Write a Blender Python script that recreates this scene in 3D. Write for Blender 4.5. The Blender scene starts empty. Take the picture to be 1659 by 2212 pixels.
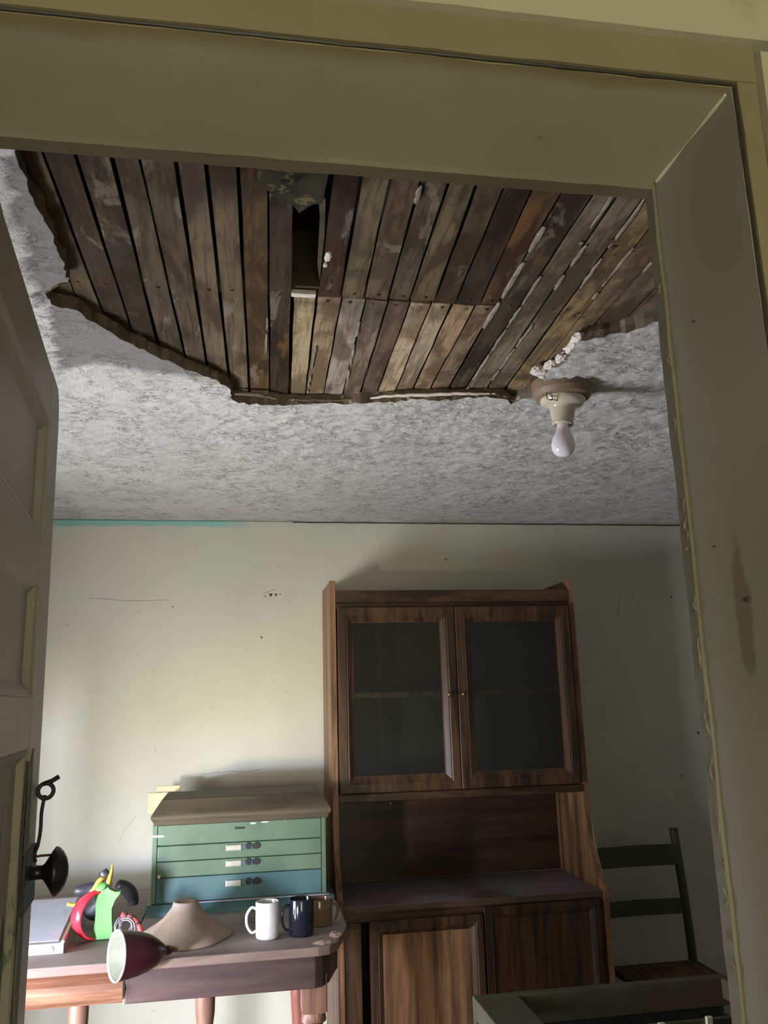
import bpy, bmesh, math, random
from mathutils import Vector, Matrix, noise
from mathutils.geometry import delaunay_2d_cdt
random.seed(7)
S = bpy.context.scene
COL = S.collection
# ------------------------------------------------------------ camera
YAW, PITCH, ROLL = math.radians(9.88), math.radians(12.65), math.radians(-1.57)
cd = bpy.data.cameras.new('camera'); cam = bpy.data.objects.new('camera', cd); COL.objects.link(cam)
F = Vector((math.sin(YAW)*math.cos(PITCH), math.cos(YAW)*math.cos(PITCH), math.sin(PITCH)))
Rt = Vector((math.cos(YAW), -math.sin(YAW), 0)); Up = Rt.cross(F)
r_ = Rt*math.cos(ROLL) + Up*math.sin(ROLL); u_ = -Rt*math.sin(ROLL) + Up*math.cos(ROLL)
cam.matrix_world = Matrix(((r_.x, u_.x, -F.x, 0), (r_.y, u_.y, -F.y, 0), (r_.z, u_.z, -F.z, 1.42), (0, 0, 0, 1)))
cd.sensor_fit = 'HORIZONTAL'; cd.sensor_width = 36; cd.lens = 36*1810/1659; cd.clip_start = 0.02
S.camera = cam
# ------------------------------------------------------------ world, lights, exposure
w = bpy.data.worlds.new('sky'); S.world = w; w.use_nodes = True
w.node_tree.nodes['Background'].inputs[0].default_value = (0.62, 0.75, 1.0, 1)
w.node_tree.nodes['Background'].inputs[1].default_value = 0.5

def area(name, loc, rot, sx, sy, energy, col):
    l = bpy.data.lights.new(name, 'AREA'); l.shape = 'RECTANGLE'; l.size = sx; l.size_y = sy
    l.energy = energy; l.color = col
    o = bpy.data.objects.new(name, l); o.location = loc; o.rotation_euler = rot; COL.objects.link(o)
    return o
# daylight of the low window in the left wall of the far room, and of the window behind the camera
area('window_daylight_left', (-1.33, 2.10, 0.78), (0, math.radians(-90), 0), 0.90, 0.72, 92, (0.90, 0.91, 0.98))
# two added lamps, cool and warm, slanting a beam in through an added opening
area('slanting_cool_lamp', (-1.85, -0.10, 0.88), (math.radians(90), 0, math.radians(-26.6)), 0.5, 0.3, 400, (0.62, 0.68, 1.0))
area('slanting_warm_lamp', (-1.85, -0.10, 0.60), (math.radians(92), 0, math.radians(-26.6)), 0.5, 0.25, 160, (1.0, 0.86, 0.55))
area('window_daylight_rear', (0.08, -0.97, 1.22), (math.radians(90), 0, 0), 0.8, 0.9, 22, (1.0, 0.94, 0.62))
S.view_settings.view_transform = 'Standard'; S.view_settings.look = 'None'
S.view_settings.gamma = 1; S.view_settings.use_curve_mapping = False
S.view_settings.exposure = 0.0

# ------------------------------------------------------------ materials
def new_mat(name):
    m = bpy.data.materials.new(name); m.use_nodes = True
    nt = m.node_tree; return m, nt, nt.nodes['Principled BSDF']
def coords(nt, stretch=(1, 1, 1), kind='Object', rot=None):
    tc = nt.nodes.new('ShaderNodeTexCoord'); mp = nt.nodes.new('ShaderNodeMapping')
    mp.inputs['Scale'].default_value = stretch
    if rot: mp.inputs['Rotation'].default_value = rot
    nt.links.new(tc.outputs[kind], mp.inputs[0]); return mp.outputs[0]
def noise_n(nt, co, scale, detail=5, rough=0.6, dist=0.0):
    n = nt.nodes.new('ShaderNodeTexNoise'); n.inputs['Scale'].default_value = scale
    n.inputs['Detail'].default_value = detail; n.inputs['Roughness'].default_value = rough
    n.inputs['Distortion'].default_value = dist
    nt.links.new(co, n.inputs['Vector']); return n.outputs[0]
def ramp(nt, fac, lo, hi, inv=False):
    r = nt.nodes.new('ShaderNodeMapRange'); r.interpolation_type = 'SMOOTHSTEP'
    r.inputs[1].default_value = lo; r.inputs[2].default_value = hi
    if inv: r.inputs[3].default_value = 1; r.inputs[4].default_value = 0
    nt.links.new(fac, r.inputs[0]); return r.outputs[0]
def mixc(nt, fac, a, b):
    x = nt.nodes.new('ShaderNodeMix'); x.data_type = 'RGBA'
    for s, v in ((6, a), (7, b)):
        if isinstance(v, tuple): x.inputs[s].default_value = (*v, 1)
        else: nt.links.new(v, x.inputs[s])
    if isinstance(fac, float): x.inputs[0].default_value = fac
    else: nt.links.new(fac, x.inputs[0])
    return x.outputs[2]
def mul(nt, a, b, op='MULTIPLY'):
    x = nt.nodes.new('ShaderNodeMath'); x.operation = op
    for i, v in ((0, a), (1, b)):
        if isinstance(v, (int, float)): x.inputs[i].default_value = v
        else: nt.links.new(v, x.inputs[i])
    return x.outputs[0]
def bump(nt, bs, h, strength=0.3, dist=0.002):
    b = nt.nodes.new('ShaderNodeBump'); b.inputs['Strength'].default_value = strength; b.inputs['Distance'].default_value = dist
    nt.links.new(h, b.inputs['Height']); nt.links.new(b.outputs[0], bs.inputs['Normal']); return b
def paint(name, c1, c2, scale=3.0, stretch=(1, 1, 1), rough=0.6, spots=None, bs_=0.15, spec=0.3, grain=40, amt=(0.35, 0.7)):
    m, nt, p = new_mat(name); co = coords(nt, stretch)
    c = mixc(nt, ramp(nt, noise_n(nt, co, scale), *amt), c1, c2)
    if spots:
        for sc, lo, hi, colr in spots:
            c = mixc(nt, ramp(nt, noise_n(nt, co, sc, 6, 0.65, 0.3), lo, hi), c, colr)
    nt.links.new(c, p.inputs['Base Color']); p.inputs['Roughness'].default_value = rough
    p.inputs['Specular IOR Level'].default_value = spec
    bump(nt, p, noise_n(nt, co, grain, 4), bs_, 0.002); return m
def wood(name, dark, light, axis='Z', rough=0.4, fine=30, spec=0.4, dust=None, dust_col=(0.3, 0.27, 0.27)):
    st = {'X': (0.12, 1, 1), 'Y': (1, 0.12, 1), 'Z': (1, 1, 0.07)}[axis]
    m, nt, p = new_mat(name); co = coords(nt, st)
    g = noise_n(nt, co, fine, 6, 0.65, 0.6); g2 = noise_n(nt, co, fine*3.1, 3, 0.6)
    c = mixc(nt, ramp(nt, g, 0.36, 0.64), dark, light)
    c = mixc(nt, mul(nt, ramp(nt, g2, 0.5, 0.7), 0.5), c, dark)
    if dust:
        co2 = coords(nt); nz = noise_n(nt, co2, 4, 5)
        geo = nt.nodes.new('ShaderNodeNewGeometry'); sx = nt.nodes.new('ShaderNodeSeparateXYZ')
        nt.links.new(geo.outputs['Normal'], sx.inputs[0])
        f = mul(nt, ramp(nt, sx.outputs[2], 0.5, 0.95), mul(nt, ramp(nt, nz, 0.2, 0.6), dust))
        c = mixc(nt, f, c, dust_col)
        nt.links.new(mul(nt, mul(nt, f, 0.5), rough, 'ADD'), p.inputs['Roughness'])
    else: p.inputs['Roughness'].default_value = rough
    nt.links.new(c, p.inputs['Base Color']); p.inputs['Specular IOR Level'].default_value = spec
    bump(nt, p, g, 0.12, 0.001); return m
def plain(name, c, rough=0.5, metal=0.0, spec=0.5):
    m, nt, p = new_mat(name); co = coords(nt)
    cc = mixc(nt, ramp(nt, noise_n(nt, co, 25, 4), 0.4, 0.75), c, tuple(x*0.8 for x in c))
    nt.links.new(cc, p.inputs['Base Color']); p.inputs['Roughness'].default_value = rough
    p.inputs['Metallic'].default_value = metal; p.inputs['Specular IOR Level'].default_value = spec; return m

# back wall: pale distemper with faint streaks and an old turquoise band near the ceiling
def wall_mat():
    m, nt, p = new_mat('distemper_wall'); co = coords(nt)
    c = mixc(nt, ramp(nt, noise_n(nt, co, 1.3, 4), 0.3, 0.7), (0.55, 0.54, 0.44), (0.48, 0.475, 0.38))
    cs = coords(nt, (9, 9, 0.5)); c = mixc(nt, mul(nt, ramp(nt, noise_n(nt, cs, 1.0, 3), 0.5, 0.8), 0.3), c, (0.56, 0.555, 0.48))
    # old green showing through patches
    c = mixc(nt, mul(nt, ramp(nt, noise_n(nt, co, 2.2, 4), 0.55, 0.75), 0.35), c, (0.47, 0.54, 0.45))
    c = mixc(nt, mul(nt, ramp(nt, noise_n(nt, co, 38, 3), 0.68, 0.74), 0.5), c, (0.35, 0.33, 0.28))
    tc = nt.nodes.new('ShaderNodeTexCoord'); sp = nt.nodes.new('ShaderNodeSeparateXYZ'); nt.links.new(tc.outputs['Object'], sp.inputs[0])
    nz = noise_n(nt, co, 5, 5)
    edge = mul(nt, sp.outputs[2], mul(nt, nz, 0.05), 'ADD')
    right = ramp(nt, mul(nt, sp.outputs[0], mul(nt, nz, 0.5), 'ADD'), 0.18, 0.34, True)
    band = mul(nt, ramp(nt, edge, 2.190, 2.197), right)
    c = mixc(nt, mul(nt, band, 0.85), c, (0.22, 0.48, 0.42))
    nt.links.new(c, p.inputs['Base Color']); p.inputs['Roughness'].default_value = 0.75
    p.inputs['Specular IOR Level'].default_value = 0.2
    bump(nt, p, mul(nt, noise_n(nt, co, 9, 4), noise_n(nt, co, 60, 3), 'ADD'), 0.25, 0.003); return m
M_WALL = wall_mat()
M_ROOM = paint('plain_room_wall', (0.42, 0.40, 0.34), (0.36, 0.35, 0.30), 1.5)
M_FLOOR = wood('floor_boards', (0.05, 0.035, 0.025), (0.10, 0.075, 0.055), 'Y', 0.6, 14)
M_SIDE = paint('side_wall_distemper', (0.30, 0.29, 0.25), (0.25, 0.24, 0.21), 1.5)

def trim_mat(name, a, b, stain):
    m, nt, p = new_mat(name); co = coords(nt)
    c = mixc(nt, ramp(nt, noise_n(nt, co, 2.5, 5), 0.35, 0.7), a, b)
    c = mixc(nt, mul(nt, ramp(nt, noise_n(nt, co, 14, 6, 0.7), 0.58, 0.72), 0.3), c, stain)
    c = mixc(nt, mul(nt, ramp(nt, noise_n(nt, co, 55, 3), 0.72, 0.78), 0.6), c, (0.12, 0.10, 0.07))
    nt.links.new(c, p.inputs['Base Color']); p.inputs['Roughness'].default_value = 0.45
    p.inputs['Specular IOR Level'].default_value = 0.35
    bump(nt, p, noise_n(nt, co, 30, 4), 0.12, 0.002); return m, nt, p, c
M_TRIM = trim_mat('yellowed_trim_paint', (0.45, 0.425, 0.31), (0.40, 0.375, 0.27), (0.22, 0.18, 0.11))[0]
M_BEAD = trim_mat('grimy_bead_paint', (0.25, 0.215, 0.135), (0.20, 0.165, 0.10), (0.12, 0.09, 0.05))[0]
M_BEAD2 = trim_mat('dirty_stop_bead_paint', (0.20, 0.18, 0.135), (0.15, 0.13, 0.09), (0.08, 0.06, 0.04))[0]
# header lining: brown grime along the joint with the casing
M_HEAD, nt, p, c = trim_mat('header_paint', (0.40, 0.37, 0.27), (0.34, 0.31, 0.22), (0.25, 0.20, 0.11))
tc = nt.nodes.new('ShaderNodeTexCoord'); sp = nt.nodes.new('ShaderNodeSeparateXYZ'); nt.links.new(tc.outputs['Object'], sp.inputs[0])
yy = mul(nt, sp.outputs[1], mul(nt, noise_n(nt, coords(nt, (1, 1, 1)), 4, 5), 0.05), 'ADD')
c = mixc(nt, mul(nt, ramp(nt, yy, 0.612, 0.632, True), 0.75), c, (0.22, 0.17, 0.08)); nt.links.new(c, p.inputs['Base Color'])
# right jamb: bare brown wood patch where the paint has come off, dirty edges
M_JAMB, nt, p, c = trim_mat('jamb_paint', (0.345, 0.325, 0.285), (0.30, 0.28, 0.235), (0.28, 0.24, 0.16))
tc = nt.nodes.new('ShaderNodeTexCoord'); mp = nt.nodes.new('ShaderNodeMapping'); nt.links.new(tc.outputs['Object'], mp.inputs[0])
mp.inputs['Location'].default_value = (0, -0.668/0.013, -1.487/0.062); mp.inputs['Scale'].default_value = (0, 1/0.013, 1/0.062)
ln = nt.nodes.new('ShaderNodeVectorMath'); ln.operation = 'LENGTH'; nt.links.new(mp.outputs[0], ln.inputs[0])
f = ramp(nt, mul(nt, ln.outputs['Value'], mul(nt, noise_n(nt, coords(nt), 30, 4), 1.3), 'ADD'), 1.35, 1.75, True)
c = mixc(nt, mul(nt, f, 0.8), c, (0.19, 0.145, 0.10))
sp = nt.nodes.new('ShaderNodeSeparateXYZ'); nt.links.new(tc.outputs['Object'], sp.inputs[0])
yy = mul(nt, sp.outputs[1], mul(nt, noise_n(nt, coords(nt, (1, 1, 3)), 12, 5), 0.02), 'ADD')
c = mixc(nt, mul(nt, ramp(nt, yy, 0.745, 0.752), 0.7), c, (0.24, 0.19, 0.12))
nt.links.new(c, p.inputs['Base Color'])

# ceiling plaster: white combed coat; attribute 'skim' marks the bare grey undercoat
m, nt, p = new_mat('combed_ceiling_plaster'); M_CEIL = m
co = coords(nt)
at = nt.nodes.new('ShaderNodeAttribute'); at.attribute_name = 'skim'
c = mixc(nt, ramp(nt, noise_n(nt, co, 2.5, 5), 0.3, 0.7), (0.57, 0.55, 0.52), (0.49, 0.475, 0.445))
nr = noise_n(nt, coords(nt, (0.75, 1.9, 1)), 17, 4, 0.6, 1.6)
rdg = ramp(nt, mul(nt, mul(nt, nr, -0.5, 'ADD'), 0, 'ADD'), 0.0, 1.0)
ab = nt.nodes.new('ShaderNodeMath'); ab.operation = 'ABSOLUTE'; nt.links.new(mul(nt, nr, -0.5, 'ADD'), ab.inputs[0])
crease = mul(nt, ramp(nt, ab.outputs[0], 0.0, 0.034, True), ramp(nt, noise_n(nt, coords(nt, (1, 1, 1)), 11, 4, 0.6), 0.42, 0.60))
c = mixc(nt, mul(nt, crease, 0.6), c, (0.20, 0.18, 0.165))  # dark creases: their shade put into the colour
c = mixc(nt, mul(nt, ramp(nt, noise_n(nt, co, 6, 5), 0.6, 0.75), 0.25), c, (0.50, 0.52, 0.42))
c = mixc(nt, at.outputs['Fac'], c, (0.215, 0.20, 0.19))
nt.links.new(c, p.inputs['Base Color']); p.inputs['Roughness'].default_value = 0.7; p.inputs['Specular IOR Level'].default_value = 0.25
hh = mul(nt, noise_n(nt, coords(nt, (1, 1.3, 1)), 48, 5, 0.65, 1.2), mul(nt, at.outputs['Fac'], -0.9, 'MULTIPLY'), 'ADD')
bump(nt, p, mul(nt, noise_n(nt, coords(nt, (1, 1.3, 1)), 60, 5, 0.65, 1.2), mul(nt, crease, -0.8), 'ADD'), 0.75, 0.006)
M_BREAK = paint('broken_plaster_edge', (0.17, 0.135, 0.095), (0.10, 0.078, 0.052), 18, spots=[(34, 0.60, 0.66, (0.45, 0.40, 0.32))], rough=0.9, bs_=0.8)
M_CHUNK = paint('white_lime_plaster', (0.72, 0.68, 0.62), (0.55, 0.50, 0.44), 25, rough=0.9, bs_=0.8)
M_KEY = paint('plaster_key', (0.30, 0.26, 0.21), (0.16, 0.13, 0.10), 30, rough=0.9, bs_=0.8)
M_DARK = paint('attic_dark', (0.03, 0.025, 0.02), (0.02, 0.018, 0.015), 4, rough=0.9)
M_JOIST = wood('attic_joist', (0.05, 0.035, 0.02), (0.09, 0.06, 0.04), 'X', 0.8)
M_MOSS = paint('mouldy_board', (0.055, 0.048, 0.025), (0.02, 0.02, 0.010), 30, spots=[(40, 0.52, 0.60, (0.15, 0.13, 0.055)), (14, 0.58, 0.64, (0.012, 0.012, 0.008))], rough=0.9, bs_=0.6)
# laths: per-object tone, grain along y, dark damp stains, pale lime bloom
m, nt, p = new_mat('lath_wood'); M_LATH = m
oi = nt.nodes.new('ShaderNodeObjectInfo'); co = coords(nt, (1, 0.06, 1)); cw = coords(nt)
g = noise_n(nt, co, 90, 6, 0.7, 0.8)
rnd = nt.nodes.new('ShaderNodeVectorMath'); rnd.operation = 'ADD'; cx = nt.nodes.new('ShaderNodeCombineXYZ')
nt.links.new(mul(nt, oi.outputs['Random'], 50), cx.inputs[0]); nt.links.new(cw, rnd.inputs[0]); nt.links.new(cx.outputs[0], rnd.inputs[1])
ca = coords(nt, (1, 0.35, 1)); rnd2 = nt.nodes.new('ShaderNodeVectorMath'); rnd2.operation = 'ADD'
nt.links.new(ca, rnd2.inputs[0]); nt.links.new(cx.outputs[0], rnd2.inputs[1])
dk = nt.nodes.new('ShaderNodeMix'); dk.data_type = 'RGBA'; dk.blend_type = 'MULTIPLY'; dk.inputs[0].default_value = 1
nt.links.new(oi.outputs['Color'], dk.inputs[6]); dk.inputs[7].default_value = (0.36, 0.31, 0.27, 1)
c = mixc(nt, mul(nt, ramp(nt, g, 0.42, 0.66), 0.85), oi.outputs['Color'], dk.outputs[2])
c = mixc(nt, mul(nt, ramp(nt, noise_n(nt, rnd2.outputs[0], 9, 5, 0.6, 0.5), 0.46, 0.58), 0.9), c, dk.outputs[2])
c = mixc(nt, mul(nt, ramp(nt, noise_n(nt, coords(nt, (1, 1, 1)), 4.5, 5, 0.6, 0.6), 0.50, 0.62), 0.55), c, (0.05, 0.036, 0.028))
c = mixc(nt, mul(nt, ramp(nt, noise_n(nt, rnd2.outputs[0], 13, 5, 0.65, 0.5), 0.57, 0.64), 0.5), c, (0.22, 0.19, 0.14))
c = mixc(nt, mul(nt, ramp(nt, noise_n(nt, rnd.outputs[0], 70, 3), 0.66, 0.72), 0.6), c, (0.05, 0.03, 0.025))
c = mixc(nt, mul(nt, ramp(nt, noise_n(nt, rnd2.outputs[0], 6, 4), 0.62, 0.68), 0.5), c, (0.22, 0.11, 0.035))
nt.links.new(c, p.inputs['Base Color']); p.inputs['Roughness'].default_value = 0.8; p.inputs['Specular IOR Level'].default_value = 0.2
bump(nt, p, g, 0.5, 0.002)

DOOR_C = ((0.38, 0.355, 0.27), (0.32, 0.295, 0.22))
M_DOOR = trim_mat('worn_door_paint', *DOOR_C, (0.20, 0.17, 0.11))[0]
M_DOOR_W = paint('door_paint_flaking', (0.42, 0.38, 0.29), (0.30, 0.275, 0.21), 5, (1, 1, 0.5), spots=[(9, 0.55, 0.60, (0.17, 0.20, 0.14)), (16, 0.62, 0.66, (0.42, 0.39, 0.30)), (7, 0.62, 0.66, (0.07, 0.06, 0.05))], rough=0.6, bs_=0.4)
M_IRON = paint('black_iron', (0.02, 0.019, 0.018), (0.035, 0.03, 0.028), 30, rough=0.5, bs_=0.3)
M_RUST = paint('rusty_nail', (0.12, 0.05, 0.035), (0.07, 0.03, 0.02), 60, rough=0.8)
M_KNOB = plain('black_glazed_knob', (0.012, 0.011, 0.013), 0.35)
M_HW = wood('hutch_wood', (0.024, 0.012, 0.006), (0.085, 0.042, 0.019), 'Z', 0.38, 26)
M_HWX = wood('hutch_wood_across', (0.024, 0.012, 0.006), (0.085, 0.042, 0.019), 'X', 0.38, 26)
M_HWL = wood('hutch_lit_wood', (0.085, 0.040, 0.018), (0.28, 0.145, 0.070), 'Z', 0.45, 22)  # lighter copy of the hutch wood, window light put into its colour
M_HBACK = wood('hutch_back_wood', (0.018, 0.008, 0.005), (0.05, 0.022, 0.011), 'X', 0.35, 18)
M_HTOP = wood('dusty_counter_wood', (0.06, 0.035, 0.025), (0.10, 0.06, 0.04), 'X', 0.4, 22, dust=0.85, dust_col=(0.22, 0.19, 0.20))
M_HINT = paint('cabinet_interior', (0.065, 0.06, 0.045), (0.05, 0.048, 0.036), 3, rough=0.7)
m, nt, p = new_mat('dusty_cabinet_glass'); M_GLASS = m
out = nt.nodes['Material Output']; tr = nt.nodes.new('ShaderNodeBsdfTransparent'); tr.inputs[0].default_value = (0.72, 0.75, 0.72, 1)
gl = nt.nodes.new('ShaderNodeBsdfGlossy'); gl.inputs['Roughness'].default_value = 0.06
df = nt.nodes.new('ShaderNodeBsdfDiffuse'); df.inputs[0].default_value = (0.22, 0.22, 0.19, 1)
mx = nt.nodes.new('ShaderNodeMixShader'); mx.inputs[0].default_value = 0.05
nt.links.new(tr.outputs[0], mx.inputs[1]); nt.links.new(df.outputs[0], mx.inputs[2])
mx2 = nt.nodes.new('ShaderNodeMixShader'); fr = nt.nodes.new('ShaderNodeFresnel'); fr.inputs[0].default_value = 1.45
nt.links.new(fr.outputs[0], mx2.inputs[0]); nt.links.new(mx.outputs[0], mx2.inputs[1]); nt.links.new(gl.outputs[0], mx2.inputs[2])
nt.links.new(mx2.outputs[0], out.inputs[0])
M_BRASS = plain('dull_brass', (0.16, 0.11, 0.05), 0.35, 0.8)
M_TT = wood('dusty_table_top', (0.16, 0.11, 0.09), (0.25, 0.18, 0.15), 'X', 0.45, 16, dust=0.9, dust_col=(0.36, 0.31, 0.29))
M_TA = wood('table_apron_dark', (0.055, 0.035, 0.035), (0.10, 0.06, 0.055), 'X', 0.42, 14)
M_TB = wood('table_apron_brown', (0.13, 0.055, 0.03), (0.30, 0.15, 0.09), 'X', 0.42, 14)
M_TL = wood('turned_leg_wood', (0.16, 0.08, 0.055), (0.30, 0.17, 0.12), 'Z', 0.4, 20)
M_TLR = wood('reddish_leg_wood', (0.22, 0.07, 0.05), (0.34, 0.13, 0.10), 'Z', 0.4, 20)
M_GREEN = paint('chipped_green_paint', (0.075, 0.125, 0.075), (0.10, 0.155, 0.10), 9, rough=0.45, spots=[(28, 0.70, 0.73, (0.35, 0.40, 0.30)), (5, 0.60, 0.72, (0.10, 0.17, 0.13))], bs_=0.25)
M_TEAL = paint('teal_green_paint', (0.050, 0.105, 0.10), (0.065, 0.13, 0.125), 9, rough=0.45, spots=[(30, 0.70, 0.74, (0.35, 0.42, 0.40))], bs_=0.25)
M_LID = paint('weathered_green_lid', (0.095, 0.075, 0.045), (0.045, 0.04, 0.024), 14, (0.2, 1.5, 1.5), rough=0.6, bs_=0.4)
M_CREAM = paint('cream_board', (0.60, 0.52, 0.33), (0.52, 0.44, 0.27), 10, rough=0.8)
M_CHIP = plain('white_paint_chip', (0.75, 0.72, 0.58), 0.6)
M_STEEL = plain('worn_bright_metal', (0.50, 0.48, 0.40), 0.35, 0.6)
M_BLACK = plain('dark_hole', (0.012, 0.011, 0.010), 0.7)
M_CLAY = paint('dusty_unglazed_clay', (0.33, 0.255, 0.20), (0.25, 0.195, 0.155), 7, rough=0.85, spots=[(4, 0.55, 0.7, (0.24, 0.20, 0.17))], bs_=0.2)
M_WHITE = plain('white_glaze', (0.74, 0.73, 0.72), 0.15)
M_NAVY = plain('black_glaze', (0.012, 0.014, 0.024), 0.12)
m, nt, p = new_mat('brown_glass'); M_AMBER = m
p.inputs['Base Color'].default_value = (0.30, 0.20, 0.13, 1); p.inputs['Roughness'].default_value = 0.12; p.inputs['Transmission Weight'].default_value = 0.45
M_CHAIR = paint('dark_green_chair_paint', (0.06, 0.07, 0.036), (0.045, 0.052, 0.028), 9, rough=0.5)
M_SPLINT = wood('woven_splint_brown', (0.05, 0.03, 0.012), (0.13, 0.075, 0.03), 'Y', 0.7, 60)
M_FRAME = paint('faded_green_frame_paint', (0.085, 0.088, 0.055), (0.065, 0.062, 0.04), 7, rough=0.6, spots=[(5, 0.45, 0.62, (0.085, 0.062, 0.038)), (30, 0.70, 0.74, (0.30, 0.30, 0.20))], bs_=0.3)
M_SHADE = paint('shade_black', (0.012, 0.014, 0.010), (0.025, 0.027, 0.018), 60, rough=0.95, bs_=0.8)
M_PALE = plain('lit_floor_yellow', (0.75, 0.74, 0.50), 0.6)
M_PORC = plain('old_porcelain', (0.55, 0.50, 0.38), 0.12)
M_BLOCK = paint('brown_ceiling_block', (0.24, 0.17, 0.11), (0.18, 0.13, 0.08), 12, rough=0.5)
M_BULB = plain('frosted_bulb_glass', (0.72, 0.68, 0.72), 0.12)
M_RED = plain('glossy_red_plastic', (0.72, 0.03, 0.05), 0.2)
M_LIME = plain('green_plastic', (0.12, 0.36, 0.09), 0.4)
M_YEL = plain('yellow_rubber', (0.72, 0.48, 0.06), 0.5)
M_RUB = plain('black_rubber', (0.035, 0.035, 0.045), 0.45)
M_WIRE = plain('grey_wire', (0.33, 0.33, 0.36), 0.3, 0.3)
M_CORAL = plain('red_cable_sheath', (0.62, 0.08, 0.08), 0.4)
M_MAROON = plain('maroon_enamel', (0.055, 0.012, 0.018), 0.3)
M_INNER = plain('white_enamel', (0.36, 0.38, 0.31), 0.4)
M_ZINC = paint('dull_grey_metal', (0.38, 0.36, 0.36), (0.30, 0.28, 0.28), 12, rough=0.5)
M_PANEL = paint('pale_blue_white_sheet', (0.62, 0.66, 0.76), (0.54, 0.58, 0.70), 8, rough=0.35, spots=[(11, 0.6, 0.66, (0.44, 0.46, 0.58))])

# ------------------------------------------------------------ helpers
def box(bm, x0, x1, y0, y1, z0, z1):
    vs = [bm.verts.new((x, y, z)) for x in (x0, x1) for y in (y0, y1) for z in (z0, z1)]
    for f in ((0, 1, 3, 2), (4, 6, 7, 5), (0, 4, 5, 1), (2, 3, 7, 6), (0, 2, 6, 4), (1, 5, 7, 3)):
        bm.faces.new([vs[i] for i in f])
    return vs
def obj(name, bm, mat, parent=None, bevel=0.0, smooth=False, seg=2):
    if bevel:
        bmesh.ops.bevel(bm, geom=[e for e in bm.edges], offset=bevel, segments=seg, profile=0.6, affect='EDGES', clamp_overlap=True)
    bmesh.ops.recalc_face_normals(bm, faces=bm.faces)
    me = bpy.data.meshes.new(name); bm.to_mesh(me); bm.free()
    if smooth:
        for p_ in me.polygons: p_.use_smooth = True
    me.materials.append(mat)
    o = bpy.data.objects.new(name, me); COL.objects.link(o)
    if parent is not None: hang(o, parent)
    return o
def hang(o, parent):
    o.parent = parent; o.matrix_parent_inverse = world_of(parent).inverted()
def world_of(o):
    m = o.matrix_basis.copy()
    if o.parent: m = world_of(o.parent) @ o.matrix_parent_inverse @ m
    return m
def bx(name, mat, parent, dims, bevel=0.0):
    bm = bmesh.new(); box(bm, *dims); return obj(name, bm, mat, parent, bevel)
def struct(o): o['kind'] = 'structure'; return o
def tag(o, label, cat, group=None):
    o['label'] = label; o['category'] = cat
    if group: o['group'] = group
    return o
def thing(name, loc, label, cat, group=None):
    e = bpy.data.objects.new(name, None); e.location = loc; e.empty_display_size = 0.05; COL.objects.link(e)
    return tag(e, label, cat, group)
def prism(bm, pts, a0, a1, axis='X'):
    def v(p_, a):
        return {'X': (a, p_[0], p_[1]), 'Y': (p_[0], a, p_[1]), 'Z': (p_[0], p_[1], a)}[axis]
    A = [bm.verts.new(v(p_, a0)) for p_ in pts]; B = [bm.verts.new(v(p_, a1)) for p_ in pts]
    n = len(pts)
    for i in range(n): bm.faces.new((A[i], A[(i+1) % n], B[(i+1) % n], B[i]))
    bm.faces.new(A[::-1]); bm.faces.new(B)
def lathe(bm, prof, origin=(0, 0, 0), axis=(0, 0, 1), segs=32, fn=None, close=False):
    ax = Vector(axis).normalized(); q = Vector((0, 0, 1)).rotation_difference(ax); o_ = Vector(origin); rings = []
    for (r, z) in prof:
        if r < 1e-5: rings.append([bm.verts.new(o_ + q @ Vector((0, 0, z)))]); continue
        ring = []
        for k in range(segs):
            a = 2*math.pi*k/segs; rr, zz = (r, z) if fn is None else fn(r, z, a)
            ring.append(bm.verts.new(o_ + q @ Vector((rr*math.cos(a), rr*math.sin(a), zz))))
        rings.append(ring)
    for A, B in zip(rings, rings[1:]):
        for k in range(segs):
            k2 = (k+1) % segs
            if len(A) == 1 and len(B) == 1: continue
            if len(A) == 1: bm.faces.new((A[0], B[k], B[k2]))
            elif len(B) == 1: bm.faces.new((A[k], B[0], A[k2]))
            else: bm.faces.new((A[k], B[k], B[k2], A[k2]))
def tube(bm, pts, rad, segs=10, flat=1.0, cap=True):
    pts = [Vector(p_) for p_ in pts]; n = len(pts)
    up = Vector((0, 0, 1)); rings = []; prev = None
    for i, p_ in enumerate(pts):
        t = (pts[min(i+1, n-1)] - pts[max(i-1, 0)]).normalized()
        if prev is None:
            a = t.cross(up)
            if a.length < 0.1: a = t.cross(Vector((1, 0, 0)))
            a.normalize()
        else:
            a = (prev - t*prev.dot(t)).normalized()
        prev = a; b = t.cross(a)
        r = rad(i/(n-1)) if callable(rad) else rad
        rings.append([bm.verts.new(p_ + a*r*math.cos(2*math.pi*k/segs) + b*r*flat*math.sin(2*math.pi*k/segs)) for k in range(segs)])
    for A, B in zip(rings, rings[1:]):
        for k in range(segs): bm.faces.new((A[k], A[(k+1) % segs], B[(k+1) % segs], B[k]))
    if cap: bm.faces.new(rings[0][::-1]); bm.faces.new(rings[-1])
def spline(pts, n=8):
    P = [Vector(p_) for p_ in pts]; P = [P[0]*2-P[1]] + P + [P[-1]*2-P[-2]]; out = []
    for i in range(1, len(P)-2):
        for k in range(n):
            t = k/n; a, b, c_, d = P[i-1], P[i], P[i+1], P[i+2]
            out.append(0.5*((2*b)+(-a+c_)*t+(2*a-5*b+4*c_-d)*t*t+(-a+3*b-3*c_+d)*t**3))
    out.append(P[-2]); return out
def inside(x, y, poly):
    c_ = False; n = len(poly)
    for i in range(n):
        x0, y0 = poly[i]; x1, y1 = poly[i-1]
        if (y0 > y) != (y1 > y) and x < (x1-x0)*(y-y0)/(y1-y0)+x0: c_ = not c_
    return c_

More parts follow.
